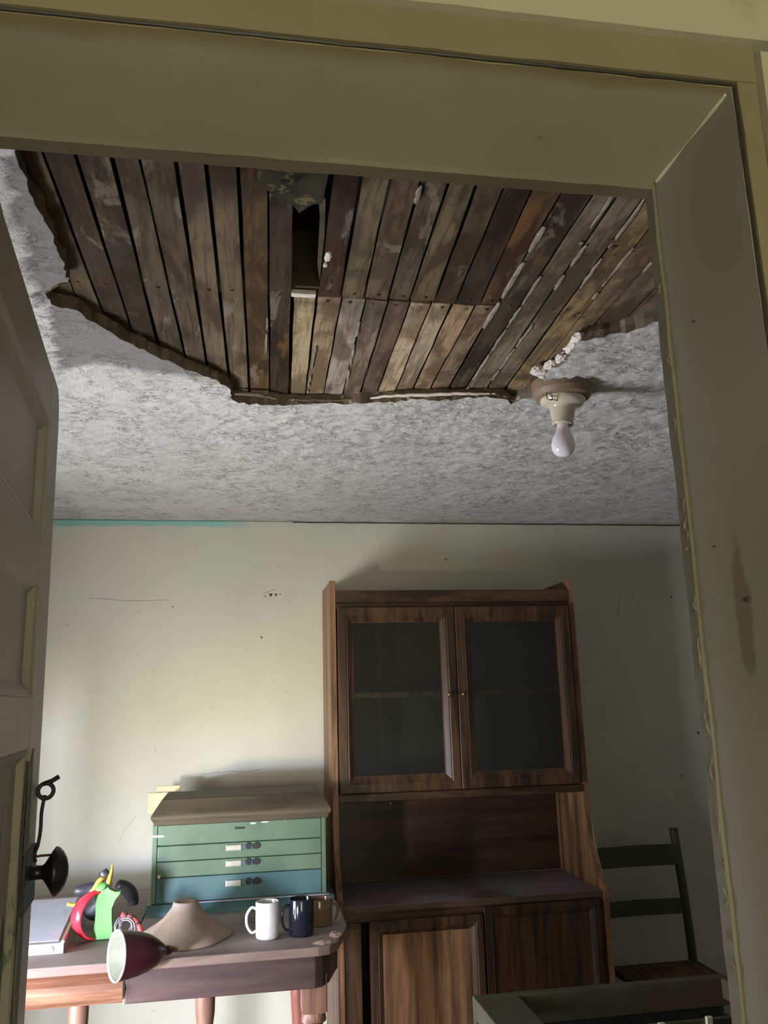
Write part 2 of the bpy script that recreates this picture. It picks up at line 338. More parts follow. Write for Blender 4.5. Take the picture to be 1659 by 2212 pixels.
# ============================================================ SETTING
H = 2.195; D = 3.6; XL, XR = -1.25, 2.6
bm = bmesh.new(); box(bm, XL-0.1, XR+0.1, D, D+0.12, -0.05, 2.191); box(bm, XL-0.1, XR+0.1, D+0.004, D+0.12, 2.191, 2.5); wb = struct(obj('wall_back', bm, M_WALL))
bm = bmesh.new()   # left wall with its low window opening
wy0, wy1, wz0, wz1 = 1.74, 2.46, 0.33, 1.23
box(bm, XL-0.05, XL, 0.6, 0.80, 0, 2.5); box(bm, XL-0.05, XL, 0.80, 1.36, 0, 0.40); box(bm, XL-0.05, XL, 0.80, 1.36, 0.98, 2.5); box(bm, XL-0.05, XL, 1.36, wy0, 0, 2.5); box(bm, XL-0.1, XL, wy1, D, 0, 2.5)
box(bm, XL-0.1, XL, wy0, wy1, 0, wz0); box(bm, XL-0.1, XL, wy0, wy1, wz1, 2.5)
struct(obj('wall_left', bm, M_SIDE))
win = struct(bx('window_1', M_TRIM, None, (XL-0.07, XL-0.03, (wy0+wy1)/2-0.012, (wy0+wy1)/2+0.012, wz0, wz1)))
for d_ in ((XL-0.09, XL-0.01, wy0, wy0+0.03, wz0, wz1), (XL-0.09, XL-0.01, wy1-0.03, wy1, wz0, wz1), (XL-0.09, XL+0.02, wy0, wy1, wz0, wz0+0.03), (XL-0.09, XL-0.01, wy0, wy1, wz1-0.03, wz1)):
    bx('window_frame', M_TRIM, win, d_)
struct(bx('wall_right', M_SIDE, None, (XR, XR+0.1, 0.6, D, 0, 2.5)))
struct(bx('floor', M_FLOOR, None, (-1.35, 2.8, -1.2, 3.75, -0.08, 0.0)))
opening2 = struct(bx('beam_opening', M_TRIM, None, (XL-0.045, XL+0.015, 0.80, 1.36, 0.385, 0.405)))  # unseen opening, added to shape the slanting beam
bx('window_frame', M_TRIM, opening2, (XL-0.045, XL+0.015, 0.80, 1.36, 0.975, 0.995))  # upper trim of that added opening
# adjoining room the camera stands in
struct(bx('wall_near_left', M_ROOM, None, (-1.2, -1.1, -1.15, 0.6, 0, 2.75)))
struct(bx('wall_near_right', M_ROOM, None, (1.8, 1.9, -1.15, 0.6, 0, 2.75)))
bm = bmesh.new(); box(bm, -1.1, -0.34, -1.15, -1.0, 0, 2.75); box(bm, 0.50, 1.8, -1.15, -1.0, 0, 2.75)
box(bm, -0.34, 0.50, -1.15, -1.0, 0, 0.75); box(bm, -0.34, 0.50, -1.15, -1.0, 1.70, 2.75)
struct(obj('wall_near_rear', bm, M_ROOM))
struct(bx('ceiling_near', M_ROOM, None, (-1.2, 1.9, -1.15, 0.62, 2.7, 2.8)))
# partition with the doorway
JL, JR, HZ, Y0, Y1 = -0.245, 0.431, 1.95, 0.59, 0.74
bm = bmesh.new()
box(bm, -1.30, JL-0.02, 0.605, 0.725, 0, 2.8); box(bm, JR+0.02, 2.8, 0.605, 0.725, 0, 2.8); box(bm, JL-0.02, JR+0.02, 0.605, 0.725, HZ+0.02, 2.8)
struct(obj('wall_front', bm, M_ROOM))
def wavy_board(name, mat, dims, seg_axis, amp=0.0012, n=40, parent=None):
    bm = bmesh.new(); box(bm, *dims)
    long_e = [e for e in bm.edges if abs((e.verts[0].co-e.verts[1].co)[seg_axis]) > 0.3]
    bmesh.ops.subdivide_edges(bm, edges=long_e, cuts=n, use_grid_fill=True)
    for v in bm.verts:
        nn = noise.noise_vector(v.co*22)
        for a in range(3):
            if a != seg_axis: v.co[a] += nn[a]*amp
    return obj(name, bm, mat, parent)
hd = struct(wavy_board('trim_1', M_HEAD, (JL-0.02, JR+0.02, Y0, Y1, HZ, HZ+0.02), 0))
jr = struct(wavy_board('trim_2', M_JAMB, (JR, JR+0.02, Y0, Y1, 0, HZ), 2))
jl = struct(wavy_board('trim_3', M_JAMB, (JL-0.02, JL, Y0, Y1, 0, HZ), 2))
# stop beads along the far edge of the lining
wavy_board('stop_bead', M_BEAD2, (JL, JR, Y1-0.004, Y1+0.014, HZ-0.006, HZ+0.004), 0, 0.001, parent=hd)
wavy_board('stop_bead', M_BEAD2, (JR-0.0035, JR+0.008, Y1-0.004, Y1+0.012, 0, HZ-0.006), 2, 0.0018, 90, parent=jr)
# casings on the near side: header board, edge bead and the right upright
c1 = struct(wavy_board('trim_4', M_TRIM, (-0.9, 0.62, 0.575, 0.606, HZ+0.040, HZ+0.17), 0, 0.001))
wavy_board('edge_bead', M_BEAD, (-0.9, JR+0.022, 0.584, 0.606, HZ+0.0025, HZ+0.0395), 0, 0.0012, parent=c1)
c2 = struct(wavy_board('trim_5', M_TRIM, (JR+0.022, JR+0.13, 0.575, 0.606, 0, HZ+0.028), 2, 0.001))
wavy_board('edge_bead', M_BEAD, (JR+0.0025, JR+0.021, 0.584, 0.606, 0, HZ+0.002), 2, 0.0012, parent=c2)
for pa, pb, par_ in (((-0.45, .5875, HZ+.0012), (JR, .5875, HZ+.0012), c1), ((JR+.0012, .5875, HZ), (JR+.0012, .5875, 0.9), c2)):
    bm = bmesh.new(); a_, b_ = Vector(pa), Vector(pb)
    tube(bm, [a_.lerp(b_, i/60)+Vector((0, 0, 0.0008*noise.noise(Vector((i*.6, 1, par_ is c1))))) for i in range(61)], lambda t: .0012+.0010*abs(noise.noise(Vector((t*25, 2, 0)))), 5); obj('joint_crack', bm, M_IRON, par_)
# painted highlight: pale strip in the mitre between header lining and right jamb
bm = bmesh.new(); tube(bm, [(JR-0.001, Y0+0.008+i*0.0094, HZ-0.001) for i in range(15)], lambda t: 0.0012+0.0008*math.sin(9*t), 6)
obj('mitre_highlight', bm, M_CHIP, jr)
# screws and flaking spots on the jamb
for (y, z, r) in ((0.6605, 1.4965, 0.0022), (0.603, 1.262, 0.003), (0.70, 1.55, 0.0008), (0.69, 1.77, 0.001)):
    bm = bmesh.new(); lathe(bm, [(0, 0.0018), (r*0.7, 0.0016), (r, 0), (r, -0.001)], (JR-0.0006, y, z), (-1, 0, 0), 14)
    obj('screw_head', bm, M_IRON, jr)
random.seed(3)
for z, L_ in ((1.600, .016), (1.575, .02), (1.555, .006), (1.50, .02), (1.455, .03), (1.415, .015), (1.39, .022), (1.35, .03), (1.305, .03), (1.27, .012), (1.24, .02), (1.21, .014), (1.185, .02), (1.75, .02), (1.83, .012), (1.68, .015)):
    bm = bmesh.new(); w_ = random.uniform(.0015, .003)
    tube(bm, [(JR-0.006+random.uniform(-.001, .002), Y1-0.002+random.uniform(-.004, .003), z+L_*(t-.5)) for t in (0, .25, .5, .75, 1)], lambda t: w_*0.5*(0.35+math.sin(math.pi*t)), 6, 0.5)
    obj('paint_flake', bm, M_BEAD2, jr)

# ---- door, swung open into the far room
h0 = Vector((-0.262, 0.76, 0)); e0 = Vector((-0.322, 1.41, 0)); du = (e0-h0).normalized(); dn = Vector((du.y, -du.x, 0))
DW, DT, DTOP = 0.665, 0.034, 1.930
fh = Vector((-0.240, 0.74, 0)) - Vector((0, 0, 0))
DM = Matrix(((du.x, -dn.x, 0, fh.x), (du.y, -dn.y, 0, fh.y), (0, 0, 1, 0), (0, 0, 0, 1)))   # local x along door, y into door, z up
def dobj(name, bm, mat, parent, bevel=0, smooth=False):
    bmesh.ops.transform(bm, matrix=DM, verts=bm.verts); return obj(name, bm, mat, parent, bevel, smooth)
stL, stR = 0.10, 0.548
panels = [(1.668, 1.848, M_DOOR), (1.437, 1.603, M_DOOR), (0.93, 1.366, M_DOOR_W), (0.42, 0.86, M_DOOR_W), (0.14, 0.36, M_DOOR_W)]
bm = bmesh.new()
box(bm, 0.02, DW, 0.006, DT-0.006, 0.012, 0.30)
door = None
bm.free(); bm = bmesh.new()
# free-edge stile with a worn rounded top corner
prism(bm, [(stR, 0.012), (DW+0.012, 0.012), (DW+0.014, 0.9), (DW+0.010, 1.40), (DW-0.004, 1.70), (DW-0.010, 1.86), (DW-0.016, 1.895), (DW-0.026, 1.918), (DW-0.045, DTOP), (stR, DTOP)], 0, DT, 'Y')
door = struct(dobj('door_1', bm, M_DOOR, None, 0.002))
bm = bmesh.new(); box(bm, 0.0, stL, 0, DT, 0.012, DTOP); dobj('stile', bm, M_DOOR, door, 0.002)
zr = [(DTOP, 1.848), (1.668, 1.603), (1.437, 1.366), (0.93, 0.86), (0.42, 0.36), (0.14, 0.012)]
for a, b in zr:
    bm = bmesh.new(); box(bm, stL+0.0004, stR-0.0004, 0.0008, DT, b, a); dobj('rail', bm, M_DOOR if a > 1.4 else M_DOOR_W, door, 0.0015)
for z0, z1, mt in panels:
    bm = bmesh.new(); box(bm, stL-0.004, stR+0.004, 0.013, 0.022, z0-0.004, z1+0.004); pn = dobj('panel', bm, mt, door)
    # moulding: bevelled frame inside the opening
    bm = bmesh.new(); mw = 0.020
    o_ = [(stL, z0), (stR, z0), (stR, z1), (stL, z1)]; i_ = [(stL+mw, z0+mw), (stR-mw, z0+mw), (stR-mw, z1-mw), (stL+mw, z1-mw)]
    m_ = [(stL+mw*.45, z0+mw*.45), (stR-mw*.45, z0+mw*.45), (stR-mw*.45, z1-mw*.45), (stL+mw*.45, z1-mw*.45)]
    V = [[bm.verts.new((q[0], y, q[1])) for q in L_] for L_, y in ((o_, 0.001), (m_, 0.0045), (i_, 0.0132))]
    for A, B in zip(V, V[1:]):
        for k in range(4): bm.faces.new((A[k], A[(k+1) % 4], B[(k+1) % 4], B[k]))
    dobj('panel_moulding', bm, mt, door)
# dark split running down beside the stile, and grime edge strip
bm = bmesh.new(); tube(bm, [(stR-0.004+0.004*math.sin(z*9), 0.0006, z) for z in [1.35-0.03*i for i in range(34)]], lambda t: 0.0016+0.001*math.sin(17*t), 6); dobj('split', bm, M_IRON, door)
bm = bmesh.new(); prism(bm, [(stR+0.006, 0.5), (stR+0.040, 0.5), (stR+0.042, 1.28), (stR+0.040, 1.365), (stR+0.008, 1.34)], -0.0015, 0.0012, 'Y'); dobj('worn_strip', bm, paint('worn_grey_strip', (0.14, 0.13, 0.11), (0.09, 0.085, 0.07), 12, (1, 1, 0.2)), door, 0.0)
# lock plate and mushroom knob
bm = bmesh.new(); box(bm, 0.555, 0.672, -0.004, 0.001, 1.145, 1.225); dobj('lock_plate', bm, M_IRON, door, 0.0015)
kb = DM @ Vector((0.625, 0, 1.190)); bm = bmesh.new()
lathe(bm, [(0, -0.002), (0.017, -0.002), (0.017, 0.003), (0.0105, 0.005), (0.0095, 0.018), (0.012, 0.021), (0.020, 0.026), (0.0285, 0.031), (0.0345, 0.0355), (0.0330, 0.040), (0.027, 0.046), (0.018, 0.051), (0.008, 0.0535), (0, 0.054)], kb, dn, 36)
obj('door_knob', bm, M_KNOB, door, smooth=True)
# screw eye, hanging hook and a nail
bm = bmesh.new(); c0 = Vector((0.655, -0.013, 1.300))
tube(bm, [c0 + Vector((0, 0.011*math.cos(a), 0.011*math.sin(a))) for a in [2*math.pi*k/20 for k in range(21)]], 0.0032, 8, cap=False)
tube(bm, [c0+Vector((0, 0.010, 0)), c0+Vector((0, 0.016, 0))], 0.003, 8); tube(bm, [c0+Vector((0, 0.004, 0.010)), c0+Vector((0, -0.008, 0.014)), c0+Vector((0, -0.018, 0.020))], 0.0035, 8)
eye = dobj('screw_eye', bm, M_IRON, door, smooth=True)
bm = bmesh.new(); tube(bm, spline([(0.655, -0.012, 1.294), (0.655, -0.009, 1.27), (0.654, -0.009, 1.245), (0.650, -0.007, 1.224), (0.642, -0.004, 1.214), (0.640, -0.003, 1.206), (0.645, -0.006, 1.203)]), 0.0026, 8)
dobj('hook', bm, M_IRON, door, smooth=True)
bm = bmesh.new(); tube(bm, [(0.650, 0.002, 1.207), (0.650, -0.012, 1.209), (0.650, -0.026, 1.209)], 0.0018, 8); dobj('nail', bm, M_RUST, door)

# ---- ceiling with the fallen patch
HOLE = [(-0.32, 0.88), (-0.323, 1.088), (-0.322, 1.101), (-0.323, 1.165), (-0.321, 1.261), (-0.315, 1.372), (-0.319, 1.486), (-0.323, 1.508), (-0.355, 1.529), (-0.372, 1.55), (-0.368, 1.594), (-0.33, 1.623), (-0.276, 1.71), (-0.24, 1.77), (-0.201, 1.824), (-0.135, 1.899), (-0.094, 1.938), (-0.051, 1.988), (-0.032, 2.018), (-0.029, 2.097), (0.018, 2.114), (0.091, 2.114), (0.152, 2.119), (0.263, 2.109), (0.297, 2.088), (0.37, 2.074), (0.453, 2.052), (0.513, 2.039), (0.586, 2.029), (0.647, 2.019), (0.688, 2.029), (0.722, 2.062), (0.73, 2.018), (0.749, 1.982), (0.745, 1.916), (0.73, 1.825), (0.743, 1.766), (0.749, 1.711), (0.735, 1.649), (0.74, 1.633), (0.78, 1.612), (0.815, 1.594), (0.836, 1.57), (0.863, 1.54), (0.89, 1.51), (0.96, 1.44), (1.03, 1.35), (1.04, 1.1), (1.0, 0.88)]
SM1 = [(-0.345, 1.14), (-0.367, 1.293), (-0.366, 1.363), (-0.388, 1.53), (-0.388, 1.606), (-0.31, 1.521), (-0.29, 1.467), (-0.30, 1.10)]
SM2 = [(-0.381, 1.615), (-0.341, 1.60), (-0.191, 1.824), (-0.07, 1.967), (-0.243, 1.924), (-0.322, 1.89), (-0.423, 1.942), (-0.404, 1.783)]
hole = []
random.seed(5)
for i, a in enumerate(HOLE):
    b = HOLE[(i+1) % len(HOLE)]; L_ = math.dist(a, b); n = max(1, int(L_/0.014))
    for k in range(n):
        t = k/n; j = 0.0034
        hole.append((a[0]+(b[0]-a[0])*t+random.uniform(-j, j), a[1]+(b[1]-a[1])*t+random.uniform(-j, j)))
def relief(x, y):
    """downward depth of the combed plaster texture"""
    s = max(0.25, min(1.0, 1.0-(y-2.3)*0.55)); s *= max(0.5, min(1, 1.25-(x-0.9)*0.5)) if x > 0.9 else 1
    v = Vector((x*34, y*46, 0.3)); n1 = noise.noise(v + noise.noise_vector(Vector((x*17, y*17, 4)))*1.1)
    n2 = noise.noise(Vector((x*75, y*95, 7.7)))
    rdg = 1-abs(n1)*2.6
    h = -0.0042*max(0, rdg)**1.5 + 0.0026*n2 + 0.003*noise.noise(Vector((x*6, y*6, 2)))
    return h*s*1.7
pts, edges = [], []
for q in hole: pts.append(Vector(q))
nh = len(hole); edges = [(i, (i+1) % nh) for i in range(nh)]
gx0, gx1, gy0, gy1, st = -0.95, 2.25, 1.0, 3.6, 0.0125
hb = [(min(a[0] for a in hole)-.0, max(a[0] for a in hole)), (min(a[1] for a in hole), max(a[1] for a in hole))]
y = gy0
while y <= gy1+1e-6:
    x = gx0
    while x <= gx1:
        jx, jy = x+random.uniform(-.003, .003), (y+random.uniform(-.003, .003) if y < gy1-0.01 else gy1)
        if not inside(jx, jy, HOLE): pts.append(Vector((jx, jy)))
        x += st
    y += st if y + st <= gy1 or y >= gy1 else (gy1-y)
    if abs(y-gy1) < 1e-6 and (pts[-1].y == gy1): break
for q in ((XL-0.1, 0.6), (2.7, 0.6), (XL-0.1, 3.6), (2.7, 3.6), (0, 0.6), (1.2, 0.6)): pts.append(Vector(q))
co2, _, faces, *_r = delaunay_2d_cdt(pts, edges, [], 0, 1e-5)
verts = []; skim = []
dist_cache = None
for v in co2:
    k1 = 1.0 if (inside(v.x+0.012*noise.noise(Vector((v.x*20, v.y*20, 0))), v.y+0.012*noise.noise(Vector((v.x*20, v.y*20, 9))), SM1) or inside(v.x, v.y, SM2)) else 0.0
    r_h = relief(v.x, v.y)*(1-0.92*k1) + (0.004 if k1 else 0)
    verts.append((v.x, v.y, H + r_h)); skim.append(k1)
fs = []
for f in faces:
    cx_ = sum(co2[i].x for i in f)/3; cy_ = sum(co2[i].y for i in f)/3
    if not inside(cx_, cy_, hole): fs.append(f)
me = bpy.data.meshes.new('ceiling'); me.from_pydata(verts, [], fs); me.update()
at_ = me.attributes.new('skim', 'FLOAT', 'POINT')
at_.data.foreach_set('value', skim)
for p_ in me.polygons: p_.use_smooth = True
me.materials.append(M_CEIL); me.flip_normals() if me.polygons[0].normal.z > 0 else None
ceil = bpy.data.objects.new('ceiling', me); COL.objects.link(ceil); struct(ceil)
# broken edge: ragged wall of brown undercoat between finish coat and laths
bm = bmesh.new(); A, B, Cc = [], [], []
cxm = sum(q[0] for q in hole)/nh; cym = sum(q[1] for q in hole)/nh
for i, q in enumerate(hole):
    a, b = hole[i-2], hole[(i+2) % nh]; tx, ty = b[0]-a[0], b[1]-a[1]; L_ = math.hypot(tx, ty) or 1; nx, ny = ty/L_, -tx/L_
    if not inside(q[0]+nx*0.01, q[1]+ny*0.01, HOLE): nx, ny = -nx, -ny
    z_ = H + relief(q[0], q[1])
    A.append(bm.verts.new((q[0]-nx*.0006, q[1]-ny*.0006, z_)))
    o1 = -0.001+0.004*noise.noise(Vector((q[0]*32, q[1]*32, 1))); o2 = -0.002+0.008*noise.noise(Vector((q[0]*20, q[1]*20, 5)))
    B.append(bm.verts.new((q[0]+nx*o1, q[1]+ny*o1, H+0.011+0.003*noise.noise(Vector((q[0]*60, q[1]*60, 3))))))
    Cc.append(bm.verts.new((q[0]+nx*o2, q[1]+ny*o2, H+0.0275)))
for P_, Q_ in ((A, B), (B, Cc)):
    for i in range(nh): bm.faces.new((P_[i], P_[(i+1) % nh], Q_[(i+1) % nh], Q_[i]))
obj('broken_edge', bm, M_BREAK, ceil)
def lump(name, mat, c_, size, seed, parent=ceil, sub=3):
    bm = bmesh.new(); bmesh.ops.create_icosphere(bm, subdivisions=sub, radius=1)
    for v in bm.verts:
        k = 1+0.38*noise.noise(v.co*2.1+Vector((seed, 0, 0)))+0.14*noise.noise(v.co*6+Vector((0, seed, 0)))
        v.co = Vector((v.co.x*size[0]*k+c_[0], v.co.y*size[1]*k+c_[1], v.co.z*size[2]*k+c_[2]))
    return obj(name, bm, mat, parent)
for i, (x, y, sx, sy) in enumerate(((0.738, 1.65, .012, .024), (0.745, 1.70, .015, .028), (0.742, 1.76, .012, .022), (0.732, 1.805, .014, .022), (0.722, 1.845, .022, .020), (0.742, 1.868, .018, .016), (0.71, 1.835, .010, .014), (0.765, 1.845, .014, .018))):
    lump('plaster_chunk', M_CHUNK, (x, y, H+0.006), (sx, sy, .010), i*3.3)
lump('plaster_chunk', M_CHUNK, (0.31, 2.10, H+0.004), (.016, .009, .005), 50)
# torn flap and pale strip along the far edge
for pts_, w_ in (([(-0.022, 2.088), (0.0, 2.085), (0.03, 2.088), (0.055, 2.094), (0.085, 2.108)], .0075), ([(0.335, 2.083), (0.37, 2.066), (0.42, 2.055), (0.48, 2.044), (0.54, 2.032), (0.60, 2.026), (0.66, 2.020)], .0065), ([(0.12, 2.115), (0.18, 2.113), (0.24, 2.108), (0.30, 2.096), (0.345, 2.082)], .004)):
    bm = bmesh.new(); pp = spline([(a, b, H+0.010) for a, b in pts_], 6)
    tube(bm, [q_+Vector((0, 0.002*noise.noise(q_*30), 0.003*noise.noise(q_*45))) for q_ in pp], lambda t: w_*(0.5+0.5*math.sin(math.pi*min(1, max(0, t*.9+.05)))), 8, 0.7)
    obj('torn_lip', bm, M_CHUNK if w_ < .0072 and w_ > .005 else M_BREAK, ceil)
for i, (x, y) in enumerate(((0.66, 2.022), (0.685, 2.03), (0.715, 2.05))):
    lump('torn_lip', M_BREAK, (x, y, H+0.010), (.02, .006, .008), 70+i)
# conduit ridge running from the light to the right under the plaster skin
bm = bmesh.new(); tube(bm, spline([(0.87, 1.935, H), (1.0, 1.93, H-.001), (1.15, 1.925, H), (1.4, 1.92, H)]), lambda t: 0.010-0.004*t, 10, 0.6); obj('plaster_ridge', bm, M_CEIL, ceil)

# ---- laths (each x = a + b*y at the gap centre)
UP = {0: (-0.366, -0.006), 1: (-0.3181, -0.0081), 2: (-0.3132, 0.0144), 3: (-0.2664, 0.0155), 4: (-0.2074, 0.0083), 5: (-0.1887, 0.0287), 6: (-0.1287, 0.0207), 7: (-0.0927, 0.0287), 8: (-0.0439, 0.0289), 9: (-0.0093, 0.0376), 10: (0.0244, 0.0453), 11: (0.0976, 0.031), 12: (0.1376, 0.0367), 13: (0.179, 0.0408), 14: (0.2283, 0.04), 15: (0.2772, 0.0385), 16: (0.2995, 0.0580), 17: (0.3522, 0.0523), 18: (0.3865, 0.0643), 19: (0.4743, 0.0322), 20: (0.5427, 0.0204), 21: (0.5612, 0.0393), 22: (0.6078, 0.0416), 23: (0.6472, 0.0463), 24: (0.7393, 0.0176), 25: (0.795, 0.02), 26: (0.85, 0.02), 27: (0.905, 0.02), 28: (0.96, 0.02), 29: (1.015, 0.02), 30: (1.07, 0.02)}
LOW = {10: (0.050, 0.0340), 11: (0.0934, 0.0341), 12: (0.1525, 0.0288), 13: (0.1985, 0.0305), 14: (0.2483, 0.0291), 15: (0.2992, 0.0264), 16: (0.3316, 0.0329), 17: (0.3802, 0.0317), 18: (0.4457, 0.0212)}
UP[19] = (0.4743, 0.0322)
YJ = 1.558
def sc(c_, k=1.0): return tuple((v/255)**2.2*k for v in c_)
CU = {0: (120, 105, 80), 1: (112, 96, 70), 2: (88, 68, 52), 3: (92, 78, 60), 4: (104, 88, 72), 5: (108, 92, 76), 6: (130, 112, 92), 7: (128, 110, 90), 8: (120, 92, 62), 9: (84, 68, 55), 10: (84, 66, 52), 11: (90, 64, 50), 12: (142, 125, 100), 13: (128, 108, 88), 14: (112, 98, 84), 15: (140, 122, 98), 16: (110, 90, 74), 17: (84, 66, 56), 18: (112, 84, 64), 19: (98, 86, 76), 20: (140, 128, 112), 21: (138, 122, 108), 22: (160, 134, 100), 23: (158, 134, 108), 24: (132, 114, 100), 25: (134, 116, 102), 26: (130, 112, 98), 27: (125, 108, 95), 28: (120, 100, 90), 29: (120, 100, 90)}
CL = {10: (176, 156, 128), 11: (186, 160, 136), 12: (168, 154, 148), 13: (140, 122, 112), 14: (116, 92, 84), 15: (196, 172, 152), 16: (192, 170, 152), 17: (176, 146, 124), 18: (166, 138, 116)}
SPLIT = set(range(11, 19))
rl = random.Random(11)
def lath(g0, g1, y0, y1, colr, ragged=0):
    n = 9; gap = rl.uniform(.0018, .0042); bm = bmesh.new(); zb = H+0.0268+rl.uniform(-.002, .002); t = .007
    tl = rl.uniform(-.0015, .0015); rings = []
    for k in range(n+1):
        y_ = y0+(y1-y0)*k/n; wob = rl.uniform(-.0011, .0011); wob2 = rl.uniform(-.0011, .0011)
        xa, xb = g0[0]+g0[1]*y_+gap+wob, g1[0]+g1[1]*y_-gap+wob2
        yy_ = y_+(rl.uniform(-ragged, ragged) if k in (0,) else 0)
        rings.append([bm.verts.new(q_) for q_ in ((xa, yy_, zb-tl), (xb, yy_+(rl.uniform(-.002, .002) if k in (0, n) else 0), zb+tl), (xb, yy_, zb+t), (xa, yy_, zb+t))])
    for A_, B_ in zip(rings, rings[1:]):
        for k in range(4): bm.faces.new((A_[k], A_[(k+1) % 4], B_[(k+1) % 4], B_[k]))
    bm.faces.new(rings[0]); bm.faces.new(rings[-1][::-1])
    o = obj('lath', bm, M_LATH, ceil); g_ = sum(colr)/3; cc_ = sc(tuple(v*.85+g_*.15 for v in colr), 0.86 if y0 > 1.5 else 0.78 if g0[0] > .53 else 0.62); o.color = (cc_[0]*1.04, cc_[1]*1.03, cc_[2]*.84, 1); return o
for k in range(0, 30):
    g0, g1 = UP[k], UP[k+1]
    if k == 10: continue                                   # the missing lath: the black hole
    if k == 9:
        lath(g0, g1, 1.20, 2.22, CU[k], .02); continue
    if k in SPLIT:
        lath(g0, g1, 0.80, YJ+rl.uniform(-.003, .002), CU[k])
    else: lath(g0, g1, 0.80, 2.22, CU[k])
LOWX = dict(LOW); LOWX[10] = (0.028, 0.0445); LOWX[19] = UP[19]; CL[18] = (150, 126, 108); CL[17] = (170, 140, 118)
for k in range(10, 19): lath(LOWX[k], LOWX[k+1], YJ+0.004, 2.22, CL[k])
# mouldy board fragment above the hole
bm = bmesh.new(); ppts = [(0.018, 1.0), (0.018, 1.175), (0.036, 1.20), (0.055, 1.225), (0.075, 1.235), (0.088, 1.255), (0.10, 1.242), (0.115, 1.232), (0.128, 1.225), (0.130, 1.0)]
ppts = [q for a_, b_ in zip(ppts, ppts[1:]+ppts[:1]) for q in ((a_[0]+rl.uniform(-.003, .003), a_[1]+rl.uniform(-.006, .006)), ((a_[0]+b_[0])/2+rl.uniform(-.004, .004), (a_[1]+b_[1])/2+rl.uniform(-.008, .008)))]
prism(bm, ppts, H+0.022, H+0.038, 'Z'); obj('mouldy_board', bm, M_MOSS, ceil, 0.002)
bm = bmesh.new(); prism(bm, [(0.118, 1.22), (0.130, 1.22), (0.139, 1.33), (0.146, 1.50), (0.136, 1.44), (0.131, 1.36), (0.126, 1.28)], H+0.030, H+0.034, 'Z'); obj('splinter', bm, M_JOIST, ceil)
bm = bmesh.new(); box(bm, 0.094, 0.143, YJ-0.012, YJ+0.004, H+0.024, H+0.034); obj('lath_end', bm, M_CHUNK, ceil, .002)
lump('plaster_chunk', M_CHUNK, (0.152, 1.40, H+.026), (.006, .016, .003), 91); lump('plaster_chunk', M_CHUNK, (0.150, 1.43, H+.026), (.004, .008, .003), 92)
# lime keys squeezed between laths
rk = random.Random(4)
for (x0, y0, x1, y1, w_) in ((0.517, 1.25, 0.526, 1.66, .0055), (0.572, 1.42, 0.586, 2.03, .0035), (0.595, 1.10, 0.602, 1.30, .003), (0.614, 1.30, 0.618, 1.47, .004), (0.629, 1.63, 0.634, 1.96, .003), (0.654, 1.15, 0.669, 1.47, .0035), (0.247, 1.66, 0.262, 2.0, .003), (0.277, 1.16, 0.277, 1.21, .004), (0.706, 1.30, 0.712, 1.5, .0035), (0.765, 1.29, 0.766, 1.38, .004), (0.05, 1.66, 0.052, 1.85, .002), (0.165, 1.8, 0.168, 2.1, .002)):
    L_ = y1-y0; t0 = 0
    while t0 < 1:
        t1 = min(1, t0+rk.uniform(.06, .16)/L_); bm = bmesh.new(); n_ = 6
        tube(bm, [(x0+(x1-x0)*(t0+(t1-t0)*k/n_)+rk.uniform(-.001, .001), y0+L_*(t0+(t1-t0)*k/n_), H+0.0245+rk.uniform(-.001, .001)) for k in range(n_+1)], lambda t: w_*(.35+.75*math.sin(math.pi*(t*.8+.1)))+rk.uniform(0, .0008), 6, .5)
        obj('plaster_key', bm, M_KEY, ceil); t0 = t1+rk.uniform(.005, .05)/L_
# nail heads on the joist line
for k in range(1, 28):
    if k in (10,): continue
    for y_ in (YJ-0.018, YJ+0.02) if k in SPLIT else (YJ+rk.uniform(-.006, .006),):
        g0, g1 = (UP[k], UP[k+1]); xm = (g0[0]+g1[0])/2+(g0[1]+g1[1])/2*y_+rk.uniform(-.006, .006)
        bm = bmesh.new(); lathe(bm, [(0, -.0018), (.0028, -.0012), (.0036, 0), (.0036, .004)], (xm, y_, H+0.0262), (0, 0, 1), 8); obj('nail', bm, M_RUST, ceil)
# frayed bark curls by the right-hand laths
for (x, y, s) in ((0.655, 1.27, .012), (0.675, 1.56, .012), (0.70, 1.575, .010), (0.66, 1.30, .009)):
    for q in range(4):
        a = rk.uniform(0, 6.28); bm = bmesh.new()
        tube(bm, spline([(x, y, H+.024), (x+s*.6*math.cos(a), y+s*1.2*math.sin(a), H+.020), (x+s*math.cos(a+.5), y+2*s*math.sin(a+.3), H+.023)], 4), lambda t: .0014*(1.1-t), 5); obj('splinter', bm, M_JOIST, ceil)
# attic: joists and the boarding above, so the gaps look into darkness
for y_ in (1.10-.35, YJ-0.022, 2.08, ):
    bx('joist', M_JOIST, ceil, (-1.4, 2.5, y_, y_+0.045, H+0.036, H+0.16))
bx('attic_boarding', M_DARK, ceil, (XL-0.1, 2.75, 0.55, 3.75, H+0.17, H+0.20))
# wall-to-ceiling crack filler: a ragged shadow gap along the top of the back wall
bm = bmesh.new(); pp = []
tube(bm, [(0.22+i*0.02, D-0.0015, 2.1885+0.0022*noise.noise(Vector((i*.35, 0, 0)))) for i in range(105)], lambda t: .0016+.0012*abs(noise.noise(Vector((t*60, 1, 0)))), 5)
obj('crack', bm, M_DARK, wb)
